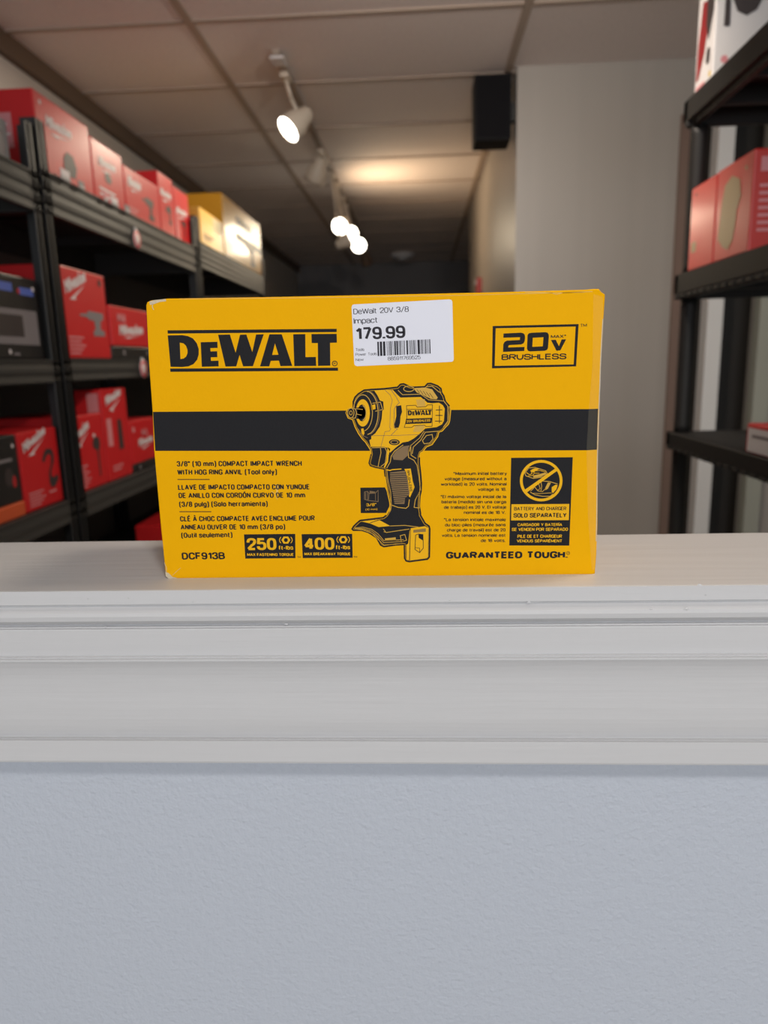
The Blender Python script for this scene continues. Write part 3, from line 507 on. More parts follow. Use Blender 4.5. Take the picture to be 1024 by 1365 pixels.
["P","ink",7,[[[-7.36,108.44],[-7.47,107.26],[-7.72,106.14],[-8.1,105.14],[-8.59,104.31],[-9.16,103.68],[-9.78,103.3],[-10.44,103.18],[-11.08,103.33],[-11.68,103.74],[-12.21,104.39],[-12.65,105.24],[-12.96,106.26],[-13.14,107.39],[-13.17,108.57],[-13.06,109.75],[-12.8,110.87],[-12.43,111.87],[-11.94,112.7],[-11.37,113.31],[-10.74,113.69],[-10.09,113.81],[-9.45,113.66],[-8.85,113.26],[-8.32,112.61],[-7.89,111.77],[-7.58,110.75],[-7.4,109.63]]]],
["P","ink",7,[[[-20.29,108.73],[-19.11,111.15],[-17.27,111.83],[-9.64,112.08],[-7.9,109.89],[-8.37,106.31],[-10.6,104.77],[-15.7,104.88],[-18.59,105.45]]]],
["S","ochre",8,0.422,[[-15.35,108.62],[-15.45,107.84],[-15.67,107.12],[-16.02,106.5],[-16.46,106.03],[-16.96,105.74],[-17.49,105.65],[-18.01,105.76],[-18.5,106.07],[-18.9,106.56],[-19.2,107.2],[-19.38,107.93],[-19.42,108.71],[-19.32,109.49],[-19.09,110.22],[-18.75,110.83],[-18.31,111.3],[-17.81,111.59],[-17.28,111.68],[-16.75,111.57],[-16.28,111.26],[-15.87,110.77],[-15.57,110.14],[-15.39,109.4]],1],
["S","ochre",8,0.352,[[-16.51,108.65],[-16.62,108.09],[-16.88,107.64],[-17.23,107.4],[-17.62,107.41],[-17.96,107.67],[-18.19,108.12],[-18.26,108.69],[-18.15,109.25],[-17.89,109.69],[-17.53,109.93],[-17.15,109.92],[-16.8,109.67],[-16.58,109.21]],1],
["S","ochre",8,0.422,[[-16.55,111.67],[-14.39,111.11],[-13.75,108.59],[-14.59,105.37],[-16.77,105.41]],0],
["S","ochre",8,0.352,[[-14.02,111.32],[-9.69,110.65]],0],
["S","ochre",8,0.352,[[-13.77,107.87],[-10.53,107.08]],0],
["S","ochre",8,0.493,[[-9.69,113.21],[-9.17,112.88],[-8.69,112.4],[-8.29,111.78],[-7.97,111.05],[-7.74,110.24],[-7.6,109.36],[-7.58,108.45],[-7.66,107.54],[-7.85,106.67],[-8.13,105.86],[-8.5,105.14],[-8.94,104.54],[-9.44,104.08],[-9.99,103.77]],0],
["S","ochre",7,0.493,[[-6.76,121.99],[-5.9,121.82],[-5.07,121.48],[-4.27,120.96],[-3.51,120.27],[-2.8,119.42],[-2.16,118.43],[-1.58,117.3],[-1.08,116.05],[-0.67,114.7],[-0.35,113.27],[-0.12,111.76],[0.01,110.21],[0.04,108.64],[-0.03,107.05],[-0.2,105.49],[-0.47,103.96],[-0.84,102.49],[-1.29,101.1],[-1.82,99.81],[-2.44,98.63],[-3.12,97.59],[-3.86,96.69],[-4.65,95.94],[-5.48,95.37],[-6.33,94.97],[-7.2,94.76]],0],
["S","tan",7,0.352,[[-5.71,122.37],[-4.85,121.99],[-4.03,121.47],[-3.25,120.83],[-2.51,120.07],[-1.82,119.19],[-1.2,118.21],[-0.64,117.13],[-0.16,115.96],[0.25,114.72],[0.58,113.42],[0.82,112.06],[0.98,110.67],[1.05,109.26],[1.03,107.83],[0.92,106.41],[0.72,105.01],[0.44,103.64],[0.07,102.32],[-0.38,101.05],[-0.9,99.86],[-1.5,98.75],[-2.16,97.74],[-2.88,96.83],[-3.65,96.03],[-4.47,95.36],[-5.32,94.82]],0],
["S","ochre",7,0.422,[[-15.69,104.69],[-15.9,106.5],[-15.94,108.37],[-15.81,110.23],[-15.53,112.05],[-15.1,113.77],[-14.52,115.34],[-13.82,116.74],[-13.01,117.91],[-12.12,118.84],[-11.17,119.49],[-10.18,119.85],[-9.18,119.91],[-8.19,119.68],[-7.25,119.14],[-6.37,118.33],[-5.58,117.26],[-4.9,115.95],[-4.35,114.45],[-3.94,112.79],[-3.68,111.01],[-3.58,109.16],[-3.65,107.29],[-3.88,105.45],[-4.26,103.69],[-4.79,102.05],[-5.46,100.59],[-6.23,99.33],[-7.11,98.31],[-8.05,97.56],[-9.04,97.1]],0],
["P","yellow",7,[[[-4.4,113.04],[-1.62,113.9],[-1.56,110.82],[-4.05,110.16]]]],
["S","ochre",7,0.422,[[-3.41,114.44],[1.66,115.04],[2.98,110.36],[-1.75,109.39]],0],
["P","yellow",6,[[[-11.17,98.42],[-9.7,98.75],[-9.07,95.62],[-9.78,94.03],[-10.9,95.51]]]],
["S","tan",7,0.352,[[-13.0,98.46],[-10.22,94.04],[-6.98,92.52]],0],
["P","ochre",6,[[[22.7,123.27],[30.21,123.51],[34.48,122.28],[37.99,117.04],[37.27,115.99],[33.69,116.36],[27.29,119.56],[24.8,120.54]]]],
["S","ink",7,0.282,[[24.83,122.51],[26.58,120.14]],0],
["S","ink",7,0.282,[[26.82,121.9],[28.72,119.31]],0],
["S","ink",7,0.282,[[28.82,121.29],[30.85,118.48]],0],
["S","ink",7,0.282,[[30.81,120.68],[32.99,117.65]],0],
["S","ink",7,0.282,[[32.81,120.06],[35.13,116.82]],0],
["S","ochre",6,0.422,[[23.12,122.84],[22.95,122.32],[22.47,121.86],[21.74,121.5],[20.81,121.28],[19.79,121.22],[18.78,121.33],[17.86,121.59],[17.14,121.98],[16.68,122.47],[16.53,123.0],[16.7,123.52],[17.18,123.98],[17.91,124.33],[18.84,124.55],[19.86,124.61],[20.87,124.5],[21.78,124.24],[22.51,123.85],[22.97,123.37]],1],
["S","ochre",6,0.352,[[13.0,122.23],[15.81,119.33],[27.29,119.41],[32.25,115.75],[37.98,115.27],[41.55,114.83]],0],
["S","ochre",6,0.422,[[30.57,123.93],[34.5,124.19],[38.74,120.56],[40.17,120.17]],0],
["S","ochre",6,0.422,[[41.55,115.18],[44.24,111.57],[44.32,102.28],[41.41,98.39]],0],
["P","ink",7,[[[11.63,112.31],[14.81,112.81],[15.3,108.65],[14.23,105.81],[13.85,101.5],[12.85,98.64],[10.45,98.54],[10.21,100.86],[11.56,105.87]]]],
["S","ink",7,0.352,[[18.19,112.45],[23.95,112.6],[25.01,111.29],[30.4,111.53],[31.49,112.57],[34.58,112.64],[34.2,99.05],[30.23,98.99],[29.52,99.87],[22.65,99.73],[21.18,98.6],[16.47,98.7],[18.25,104.28]],1],
["P","ink",7,[[[18.8,109.44],[20.11,109.46],[20.6,109.36],[21.08,109.12],[21.41,108.65],[21.57,108.07],[21.56,107.5],[21.41,106.97],[21.07,106.53],[20.61,106.31],[20.05,106.25],[19.0,106.28]],[[19.88,108.71],[20.19,108.64],[20.43,108.39],[20.56,107.97],[20.55,107.64],[20.43,107.31],[20.21,107.11],[19.91,107.05]]]],
["P","ink",7,[[[21.76,108.74],[23.27,108.77],[23.28,108.15],[22.63,108.13],[22.64,107.8],[23.24,107.82],[23.25,107.22],[22.65,107.2],[22.66,106.85],[23.34,106.87],[23.35,106.29],[21.82,106.26]]]],
["P","ink",7,[[[23.34,109.47],[24.41,109.49],[24.9,107.65],[25.33,109.46],[25.9,109.47],[26.41,107.7],[26.77,109.47],[27.47,109.48],[26.45,106.29],[25.55,106.27],[25.25,107.43],[24.94,106.28],[23.96,106.26]]]],
["P","ink",7,[[[27.98,109.48],[29.09,109.47],[30.0,106.28],[28.93,106.27],[28.79,106.82],[28.06,106.81],[27.91,106.25],[27.08,106.26]],[[28.46,108.55],[28.76,107.42],[28.19,107.4]]]],
["P","ink",7,[[[30.12,109.46],[31.21,109.47],[31.2,107.16],[32.13,107.17],[32.16,106.26],[30.17,106.26]]]],
["P","ink",7,[[[31.76,109.47],[34.04,109.47],[34.05,108.59],[33.43,108.57],[33.42,106.28],[32.31,106.26],[32.32,108.56],[31.77,108.56]]]],
["S","ink",7,0.352,[[18.36,110.02],[34.33,109.94]],0],
["P","ink",7,[[[17.67,104.15],[34.26,104.43],[33.86,101.07],[17.31,100.85]]]],
["T","yellow",8,"20V BRUSHLESS",18.05,101.77,33.16,102.09,1.571,0.198],
["P","ochre",7,[[[24.37,116.15],[29.75,116.17],[30.19,111.89],[25.01,111.65]]]],
["P","ochre",7,[[[23.37,99.49],[29.15,99.73],[29.5,98.28],[26.93,95.81],[22.0,95.69]]]],
["S","ink",7,0.493,[[39.02,112.04],[38.91,100.96]],0],
["S","ink",7,0.493,[[36.69,109.25],[40.78,109.37]],0],
["S","ink",7,0.493,[[36.44,105.89],[40.9,105.79]],0],
["S","ink",7,0.493,[[36.04,102.31],[40.58,102.22]],0],
["S","tan",7,0.282,[[4.74,122.43],[7.9,119.52],[9.26,115.93],[8.08,111.68],[7.77,108.11],[7.26,98.75],[7.82,98.02],[6.99,96.59],[4.07,96.29],[1.27,86.88]],0],
["S","tan",7,0.352,[[8.69,122.34],[11.34,118.73],[13.69,114.41],[11.48,112.32],[10.28,110.2],[10.02,98.7],[12.11,97.93],[8.02,94.03]],0],
["S","tan",7,0.282,[[-4.74,93.93],[10.92,93.75],[26.18,94.01]],0],
["P","ink",7,[[[13.45,89.33],[13.35,88.91],[13.08,88.52],[12.66,88.17],[12.1,87.88],[11.43,87.66],[10.69,87.54],[9.91,87.51],[9.13,87.57],[8.39,87.73],[7.73,87.97],[7.19,88.28],[6.78,88.64],[6.53,89.05],[6.45,89.47],[6.55,89.89],[6.82,90.29],[7.24,90.64],[7.8,90.93],[8.47,91.14],[9.21,91.27],[9.99,91.3],[10.77,91.23],[11.51,91.08],[12.16,90.84],[12.71,90.53],[13.12,90.16],[13.37,89.76]]]],
["S","ochre",8,0.352,[[12.28,89.36],[12.22,89.11],[12.04,88.89],[11.76,88.69],[11.38,88.52],[10.94,88.4],[10.44,88.33],[9.93,88.31],[9.41,88.35],[8.92,88.44],[8.48,88.58],[8.11,88.76],[7.84,88.97],[7.67,89.21],[7.62,89.45],[7.68,89.69],[7.86,89.92],[8.14,90.12],[8.52,90.29],[8.96,90.41],[9.46,90.48],[9.98,90.5],[10.49,90.46],[10.98,90.37],[11.42,90.23],[11.79,90.05],[12.06,89.84],[12.23,89.6]],1],
["S","ochre",6,0.422,[[27.93,89.98],[30.51,93.2],[34.14,93.85],[34.68,90.94],[32.62,88.43],[28.99,88.0]],1],
["S","ochre",6,0.422,[[21.24,81.65],[22.05,86.1],[26.84,90.37],[29.82,95.38],[38.5,95.92]],0],
["S","ochre",6,0.352,[[19.45,83.22],[20.24,86.86],[26.14,91.84],[29.1,96.12]],0],
["S","ochre",6,0.422,[[0.89,86.38],[1.16,82.71],[-0.32,76.85],[-0.92,73.76]],0],
["S","ochre",6,0.422,[[-4.61,86.13],[3.81,86.18],[4.98,83.37],[3.77,76.04],[0.92,73.87]],0],
["P","yellow",6,[[[5.5,86.29],[7.22,85.16],[6.1,81.15],[5.55,76.74],[3.47,72.94],[2.75,73.47],[4.54,77.5],[5.11,82.63]]]],
["S","ochre",6,0.422,[[15.52,87.55],[9.96,83.64],[7.69,80.38],[7.02,76.71],[4.57,72.69]],0],
["P","tan",6,[[[8.43,80.37],[10.7,83.63],[15.5,86.68],[19.52,87.11],[18.68,80.9],[14.96,77.67],[9.25,78.14]]]],
["P","tan",6,[[[6.71,69.91],[16.28,70.77],[17.82,66.89],[19.09,55.67],[16.07,52.71],[15.55,48.95],[9.18,49.05],[8.02,56.6],[6.59,64.86]]]],
["S","ink",7,0.422,[[6.32,68.95],[17.13,69.28]],0],
["S","ink",7,0.422,[[6.48,67.61],[17.27,67.94]],0],
["S","ink",7,0.422,[[6.64,66.27],[17.41,66.6]],0],
["S","ink",7,0.422,[[6.8,64.93],[17.54,65.26]],0],
["S","ink",7,0.422,[[6.96,63.58],[17.68,63.92]],0],
["S","ink",7,0.422,[[7.12,62.23],[17.81,62.57]],0],
["S","ink",7,0.422,[[7.28,60.89],[17.95,61.23]],0],
["S","ink",7,0.422,[[7.44,59.54],[18.09,59.88]],0],
["S","ink",7,0.422,[[7.6,58.18],[18.22,58.53]],0],
["S","ink",7,0.422,[[7.76,56.83],[18.36,57.18]],0],
["S","ink",7,0.422,[[7.92,55.48],[18.5,55.83]],0],
["S","ink",7,0.422,[[8.08,54.12],[17.6,54.49]],0],
["S","ink",7,0.422,[[8.24,52.76],[16.7,53.15]],0],
["S","ink",7,0.422,[[8.4,51.4],[15.8,51.81]],0],
["S","ink",7,0.422,[[8.56,50.04],[14.9,50.47]],0],
["P","yellow",6,[[[16.01,71.96],[20.12,72.18],[21.3,63.85],[22.41,59.95],[19.34,53.26],[18.54,54.17],[19.1,56.42],[17.79,65.4],[17.0,69.87]]]],
["T","ink",7,"BRUSHLESS",17.61,70.97,19.41,57.16,1.571,0.198],
["S","yellow",6,0.633,[[4.18,71.74],[6.74,71.17],[8.22,71.66],[14.11,72.0]],0],
["S","ochre",6,0.493,[[6.2,48.72],[11.35,46.75],[16.54,46.06],[18.19,47.4],[18.87,51.91]],0],
["S","ochre",6,0.422,[[19.14,86.02],[18.79,79.43],[22.27,77.53],[24.26,74.18],[25.38,66.75],[26.2,57.8]],0],
["S","ochre",6,0.422,[[20.4,87.45],[20.5,80.87],[23.75,78.6]],0],
["S","ochre",6,0.422,[[21.88,46.58],[22.71,51.47],[25.6,57.06],[25.28,46.15]],1],
["S","ochre",6,0.352,[[4.68,71.21],[5.26,64.88],[6.83,56.62],[7.06,47.57],[5.71,43.8]],0],
["P","yellow",6,[[[-12.77,37.62],[-1.51,38.67],[6.0,34.36],[-1.65,33.7],[-7.41,36.31]]]],
["S","ink",7,0.422,[[-7.18,36.62],[-1.36,38.52]],0],
["S","ochre",6,0.352,[[-17.42,33.39],[-12.14,33.85],[-6.19,32.23],[-2.15,29.1],[1.48,24.43],[14.63,25.03]],0],
["S","ochre",6,0.352,[[-17.43,33.05],[-12.17,33.01],[-6.22,31.05],[-2.19,27.41],[1.45,23.07],[14.6,23.84]],0],
["S","ochre",6,0.352,[[-17.44,32.65],[-12.2,32.01],[-6.26,29.65],[-2.25,25.4],[1.41,21.46],[14.58,22.43]],0],
["S","ochre",6,0.422,[[1.64,30.59],[3.5,30.02],[18.5,32.12]],0],
["S","ochre",6,0.352,[[1.32,32.51],[2.77,30.57]],0],
["P","ochre",6,[[[2.27,25.96],[9.42,26.64],[9.37,24.55],[2.38,24.18]]]],
["S","ochre",6,0.422,[[12.44,27.75],[15.45,28.48],[16.49,24.62],[13.1,23.5]],1],
["S","ochre",6,0.422,[[5.85,34.36],[15.57,34.61],[24.49,33.34]],0],
["P","yellow",6,[[[19.41,32.64],[28.96,33.88],[30.88,32.71],[30.39,12.98],[29.03,12.07],[18.48,10.79]]]],
["P","yellow",6,[[[16.2,21.38],[17.57,22.29],[18.63,30.74],[18.94,31.5],[17.96,10.95],[16.31,11.44]]]],
["S","ink",7,0.422,[[22.54,28.0],[24.41,28.66],[27.39,28.32],[27.48,19.07],[24.96,16.0],[22.0,18.21]],1],
["P","ink",7,[[[24.41,28.51],[27.24,28.16],[27.18,24.32],[24.52,26.05]]]],
["S","ink",7,0.352,[[22.02,19.52],[25.01,19.1],[25.11,16.15]],0],
["P","olive",7,[[[21.1,31.47],[29.31,32.43],[29.28,30.13],[21.07,29.63]]]]],"worn_corner":[["P","paper",2,[[[-141.82,180.76],[-138.39,181.56],[-131.17,182.02],[-131.05,180.66],[-135.15,180.33],[-139.1,179.09],[-141.54,178.71]]]],
["S","paper",2,0.419,[[-139.56,179.33],[-140.21,177.54],[-139.42,175.7]],0]],"worn_corner.001":[["P","paper",2,[[[-147.37,4.72],[-145.13,3.64],[-142.78,0.96],[-139.73,0.3],[-140.86,-0.86],[-145.49,-0.33],[-147.39,1.54]]]],
["S","crease",2,0.372,[[-142.68,2.02],[-139.31,5.16],[-136.54,7.24]],0],
["S","paper",2,0.326,[[-147.57,11.05],[-146.35,7.35],[-146.9,4.18]],0]],"fold_crease":[["S","crease",2,0.326,[[91.7,179.24],[107.55,178.41],[110.73,177.35],[114.32,178.2],[132.3,178.44]],0]],"fold_crease.001":[["S","crease",2,0.279,[[-122.12,181.7],[-37.19,179.87],[46.13,178.69],[127.82,178.18]],0]],"scuff":[["P","crease",0.5,[[[-68.8,62.66],[-67.25,63.63],[-66.9,61.13],[-67.34,57.64],[-68.54,54.15],[-68.92,56.16],[-68.25,59.16]]]],
["S","print",3,0.233,[[-65.77,63.6],[-65.93,60.62]],0],
["S","crease",2,0.279,[[-71.51,58.71],[-69.11,57.17],[-67.85,53.14]],0]],"pale_film_strip":[["P","film",6,[[[132.8,176.94],[133.74,135.44],[132.34,107.84],[131.77,81.89],[134.12,38.02],[137.69,2.68],[139.63,2.66],[140.42,21.94],[139.92,52.72],[139.41,91.24],[139.53,107.68],[139.6,137.55],[139.84,162.2],[139.13,175.43]]]]],"frayed_edge":[["S","paper",1,0.605,[[139.62,162.21],[139.24,150.19],[139.06,137.57],[139.17,121.58],[139.16,107.68],[139.13,91.25],[139.38,72.15],[139.83,52.73],[140.23,32.96],[140.23,21.94]],0]]}
BX, BY = -0.0276, 0.4564
hero = empty('tool_carton', (BX, BY, ZT), 'yellow cardboard power tool box with black band standing on the white ledge', 'box')
UC = [(133.14, 179.99), (133.74, 135.44), (132.34, 107.84), (131.77, 81.89), (134.12, 38.02), (137.79, -0.40)]                                          # crease where the right edge folds back
def crease(v):
    for (ua, va), (ub, vb) in zip(UC, UC[1:]):
        if vb <= v <= va: return ua + (ub - ua) * (va - v) / (va - vb)
    return UC[0][0] if v > UC[0][1] else UC[-1][0]
def face(u, v, layer):
    d = max(0.0, u - crease(v)) * 0.33
    return (u / 1000, d / 1000 - layer * 4e-5, v / 1000)
FM = [(-144.19, 178.56), (-143.28, 180.57), (-140.80, 181.41), (-130.67, 182.23), (-69.98, 181.30), (0.07, 180.52), (64.42, 179.90), (127.77, 179.71), (133.14, 179.99), (133.74, 135.44), (132.34, 107.84), (131.77, 81.89), (134.12, 38.02), (137.79, -0.40), (133.44, -1.12), (-5.07, -0.46), (-140.30, -0.39), (-145.49, -0.33), (-147.56, 2.60), (-147.82, 42.20), (-147.67, 87.40), (-146.39, 111.74), (-145.70, 144.96)]
FS = [(133.14, 179.99), (136.27, 180.11), (138.14, 178.09), (140.65, 176.70), (140.21, 164.40), (139.60, 137.55), (139.76, 107.67), (139.92, 76.95), (141.00, 32.95), (140.74, 12.84), (140.20, 0.35), (137.79, -0.40), (134.12, 38.02), (131.77, 81.89), (132.34, 107.84), (133.74, 135.44)]
body = MB()
DEPTH = 0.094
mainf = [face(u, v, 0) for u, v in FM]
vid = {}
vs = []
def vert(p):
    k_ = tuple(round(c, 6) for c in p)
    if k_ not in vid: vid[k_] = len(vs); vs.append(p)
    return vid[k_]
STRIP_OUT = FS[1:11]
def outer_u(v):
    for (ua, va), (ub, vb) in zip(STRIP_OUT, STRIP_OUT[1:]):
        if vb <= v <= va: return ua + (ub - ua) * (va - v) / (va - vb)
    return STRIP_OUT[0][0] if v > STRIP_OUT[0][1] else STRIP_OUT[-1][0]
levels = sorted({round(v, 3) for u, v in UC} | {round(v, 3) for u, v in STRIP_OUT if UC[-1][1] < v < UC[0][1]}, reverse=True)
creasef = [face(crease(v), v, 0) for v in levels]
outf = [face(outer_u(v), v, 0) for v in levels]
fs = [[vert(p) for p in creasef + mainf[14:] + mainf[:8]]]
for a, b, c_, d_ in zip(creasef, creasef[1:], outf[1:], outf): fs.append([vert(a), vert(b), vert(c_), vert(d_)][::-1])
edge = {}
for f in fs:
    for a, b in zip(f, f[1:] + f[:1]): edge[(a, b)] = edge.get((a, b), 0) + 1
bnd = [(a, b) for (a, b) in edge if (b, a) not in edge]
bk = {}
def back(i):
    if i not in bk:
        p = vs[i]; bk[i] = len(vs); vs.append((p[0] * .985, DEPTH, p[2]))
    return bk[i]
for a, b in bnd: fs.append([b, a, back(a), back(b)])
nxt = {a: b for a, b in bnd}
st = bnd[0][0]; ring = [st]
while nxt[ring[-1]] != st: ring.append(nxt[ring[-1]])
fs.append([bk[i] for i in reversed(ring)])
body.add(vs, fs)
body.build('carton_body', 'carton_yellow', hero, bevel=.0011)
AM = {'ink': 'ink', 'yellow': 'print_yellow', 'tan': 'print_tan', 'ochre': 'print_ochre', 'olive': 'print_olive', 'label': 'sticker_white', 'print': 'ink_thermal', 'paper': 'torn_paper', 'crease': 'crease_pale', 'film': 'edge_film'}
made = {}
def build_art(part, items):
    cols = []
    mb = MB()
    for it in items:
        c = AM[it[1]]
        if c not in cols: cols.append(c)
        mi = cols.index(c)
        if it[0] == 'P': put_poly(mb, face, it[3], it[2], mi)
        elif it[0] == 'S': put_stroke(mb, face, it[4], it[3], it[2], mi, bool(it[5]))
        else: put_letters(mb, face, it[3], it[4], it[5], it[6], it[7], it[8], it[9], it[2], mi)
    names = part.split('/')
    par = hero if len(names) == 1 else made[names[0]]
    made[part] = mb.build(names[-1].split('.')[0], cols, par)
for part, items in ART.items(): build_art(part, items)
tag(made['price_sticker'], 'white price sticker with barcode')
tag(made['torque_badge'], 'black badge reading 250 ft-lbs'); tag(made['torque_badge.001'], 'black badge reading 400 ft-lbs')
tag(made['tool_illustration'], 'line drawing of an impact wrench')
tag(made['battery_badge'], 'black panel with crossed out battery')

# ---------------------------------------------------------------- metal shelving along the left wall
def shelving(label, y0, y1, levels, ztop, posts=True):
    XF, XB = -.98, -1.46
    t = empty('shelving_unit', (XF, y0, 0), label, 'shelf', 'dark metal shelving units along the left wall')
    O = Vector((XF, y0, 0)); W = y1 - y0; D = XB - XF
    for (x, y, sx, sy) in ((0, 0, -1, 1), (0, W, -1, -1), (D, 0, 1, 1), (D, W, 1, -1)):
        p = MB(); th = .004; w = .042
        x_ = -.004 if x == 0 else x + .004
        # angle post: face leg with two raised ribs and a side leg
        p.box(min(x_, x_ + sx * th), max(x_, x_ + sx * th), min(y, y + sy * w), max(y, y + sy * w), 0, ztop)
        p.box(min(x_, x_ + sx * w), max(x_, x_ + sx * w), min(y, y + sy * th), max(y, y + sy * th), 0, ztop)
        for a in (.007, .029):
            yy = y + sy * a; p.box(x_ - sx * .0035 if sx < 0 else x_ - .0035, x_ if sx > 0 else x_ + .0035, min(yy, yy + sy * .009), max(yy, yy + sy * .009), .01, ztop - .005)
        up = p.build('upright', 'post_metal', t, bevel=.0012)
        f = MB(); f.box(min(x_ - sx * .004, x_ + sx * .05), max(x_ - sx * .004, x_ + sx * .05), min(y - sy * .003, y + sy * .05), max(y - sy * .003, y + sy * .05), 0, .03); f.build('foot_cap', 'black_plastic', up)
    MB().box(D - .012, D - .009, .004, W - .004, levels[0][0], levels[-1][0] - .02).build('dark_backing', 'backing_dark', t)  # dark sheet added to darken the gaps between the shelves
    for z, h in levels:
        s = MB(); s.box(D + .012, -.016, .006, W - .006, z - .014, z - .002)
        s.box(D + .012, -.016, .006, .03, z - h, z - .014); s.box(D + .012, -.016, W - .03, W - .006, z - h, z - .014)
        s.box(D + .008, D + .022, .004, W - .004, z - h, z)
        for q in (.3, .66): s.box(D + .02, -.02, W * q, W * q + .03, z - .045, z - .014)
        sh = s.build('shelf', 'deck', t)
        b = MB()
        n = max(2, int(h / .028)); prof = [(-.016, z), (-.002, z)]
        for i in range(n):
            za = z - h * (i + .15) / n; zb = z - h * (i + .5) / n; zc = z - h * (i + .85) / n
            prof += [(-.002, za), (-.0040, (za + zb) / 2), (-.0040, zb), (-.002, zc)]
        prof += [(-.002, z - h), (-.016, z - h)]
        b.prism(prof, 'y', .002, W - .002)
        b.build('front_beam', 'beam_metal', sh)
    return t
SA = [(.12, .06), (.50, .06), (.889, .062), (1.272, .06), (1.745, .098)]
SB = [(.12, .06), (.50, .06), (.889, .066), (1.276, .062), (1.762, .108)]
SCL = [(.12, .06), (.50, .06), (.90, .066), (1.29, .062), (1.798, .112)]
shelving('nearest dark metal shelving unit at the left edge holding black boxes', .745, 1.943, SA, 1.862)
shelving('middle dark metal shelving unit stacked with red tool boxes', 1.957, 3.285, SB, 1.885)
shelving('farthest dark metal shelving unit with yellow boxes on top', 3.293, 4.70, SCL, 1.90)

# boxes on the shelves ------------------------------------------------------------------
PICS = {
 'wrench': [[(.05, .72), (.12, .66), (.3, .64), (.34, .58), (.62, .6), (.62, .28), (.5, .2), (.5, .06), (.95, .06), (.97, .2), (.84, .28), (.82, .6), (.95, .68), (.95, .9), (.82, .98), (.34, .96), (.28, .82), (.1, .8)]],
 'drill': [[(.0, .74), (.3, .72), (.34, .64), (.56, .62), (.6, .3), (.5, .2), (.5, .02), (.98, .04), (.98, .22), (.82, .3), (.84, .62), (.98, .7), (.98, .94), (.36, .98), (.3, .86), (.0, .82)]],
 'hose': [[(.25, .9), (.45, 1), (.75, .96), (.85, .8), (.8, .62), (.6, .46), (.55, .3), (.7, .24), (.95, .3), (1, .18), (.75, .02), (.5, .0), (.4, .14), (.44, .4), (.62, .6), (.68, .78), (.56, .86), (.4, .82), (.2, .66), (.1, .74)]],
 'light': [[(.2, .0), (.75, .0), (.8, .1), (.72, .95), (.6, 1), (.3, 1), (.22, .92)]],
 'trimmer': [[(.2, .95), (.5, 1), (.55, .85), (.85, .2), (1, .1), (.95, .0), (.7, .02), (.6, .3), (.38, .75), (.1, .8)]],
 'block': [[(.05, .3), (.3, .05), (.8, .1), (.95, .5), (.75, .9), (.35, .95), (.1, .7)]],
 'hammer': [[(.55, 0), (.72, 0), (.72, .58), (.95, .7), (.9, .88), (.3, .92), (.05, .8), (.1, .66), (.52, .6)]],
 'body': [[(.1, .7), (.2, .92), (.5, 1), (.85, .9), (.95, .66), (.8, .5), (.78, .3), (.7, .1), (.5, 0), (.25, .06), (.0, .2), (.05, .45)]],
 'blade': [[(.35, 1), (.8, .95), (.95, .6), (.75, .3), (.3, .02), (.05, 0), (.1, .5)]],
 'grip': [[(.1, 1), (.7, 1), (1, .8), (.95, .3), (.6, .0), (.3, .2), (.25, .6)]],
 'guard': [[(.0, 1), (.55, 1), (.9, .62), (1, .2), (.75, .0), (.4, .05), (.15, .4)]],
 'disc': [[(.0, .55), (.2, .12), (.5, 0), (.8, .14), (1, .5), (.9, .9), (.5, .95), (.15, .9)]],
 'grinder': [[(.0, .45), (.2, .3), (.5, .35), (1, .2), (1, .42), (.55, .6), (.3, .75), (.1, .72)]],
}
def put_pic(mb, mp, kind, a, b, w, h, mi, layer=1):
    for l in PICS[kind]: put_poly(mb, mp, [[(a + p[0] * w, b + p[1] * h) for p in l]], layer, mi)
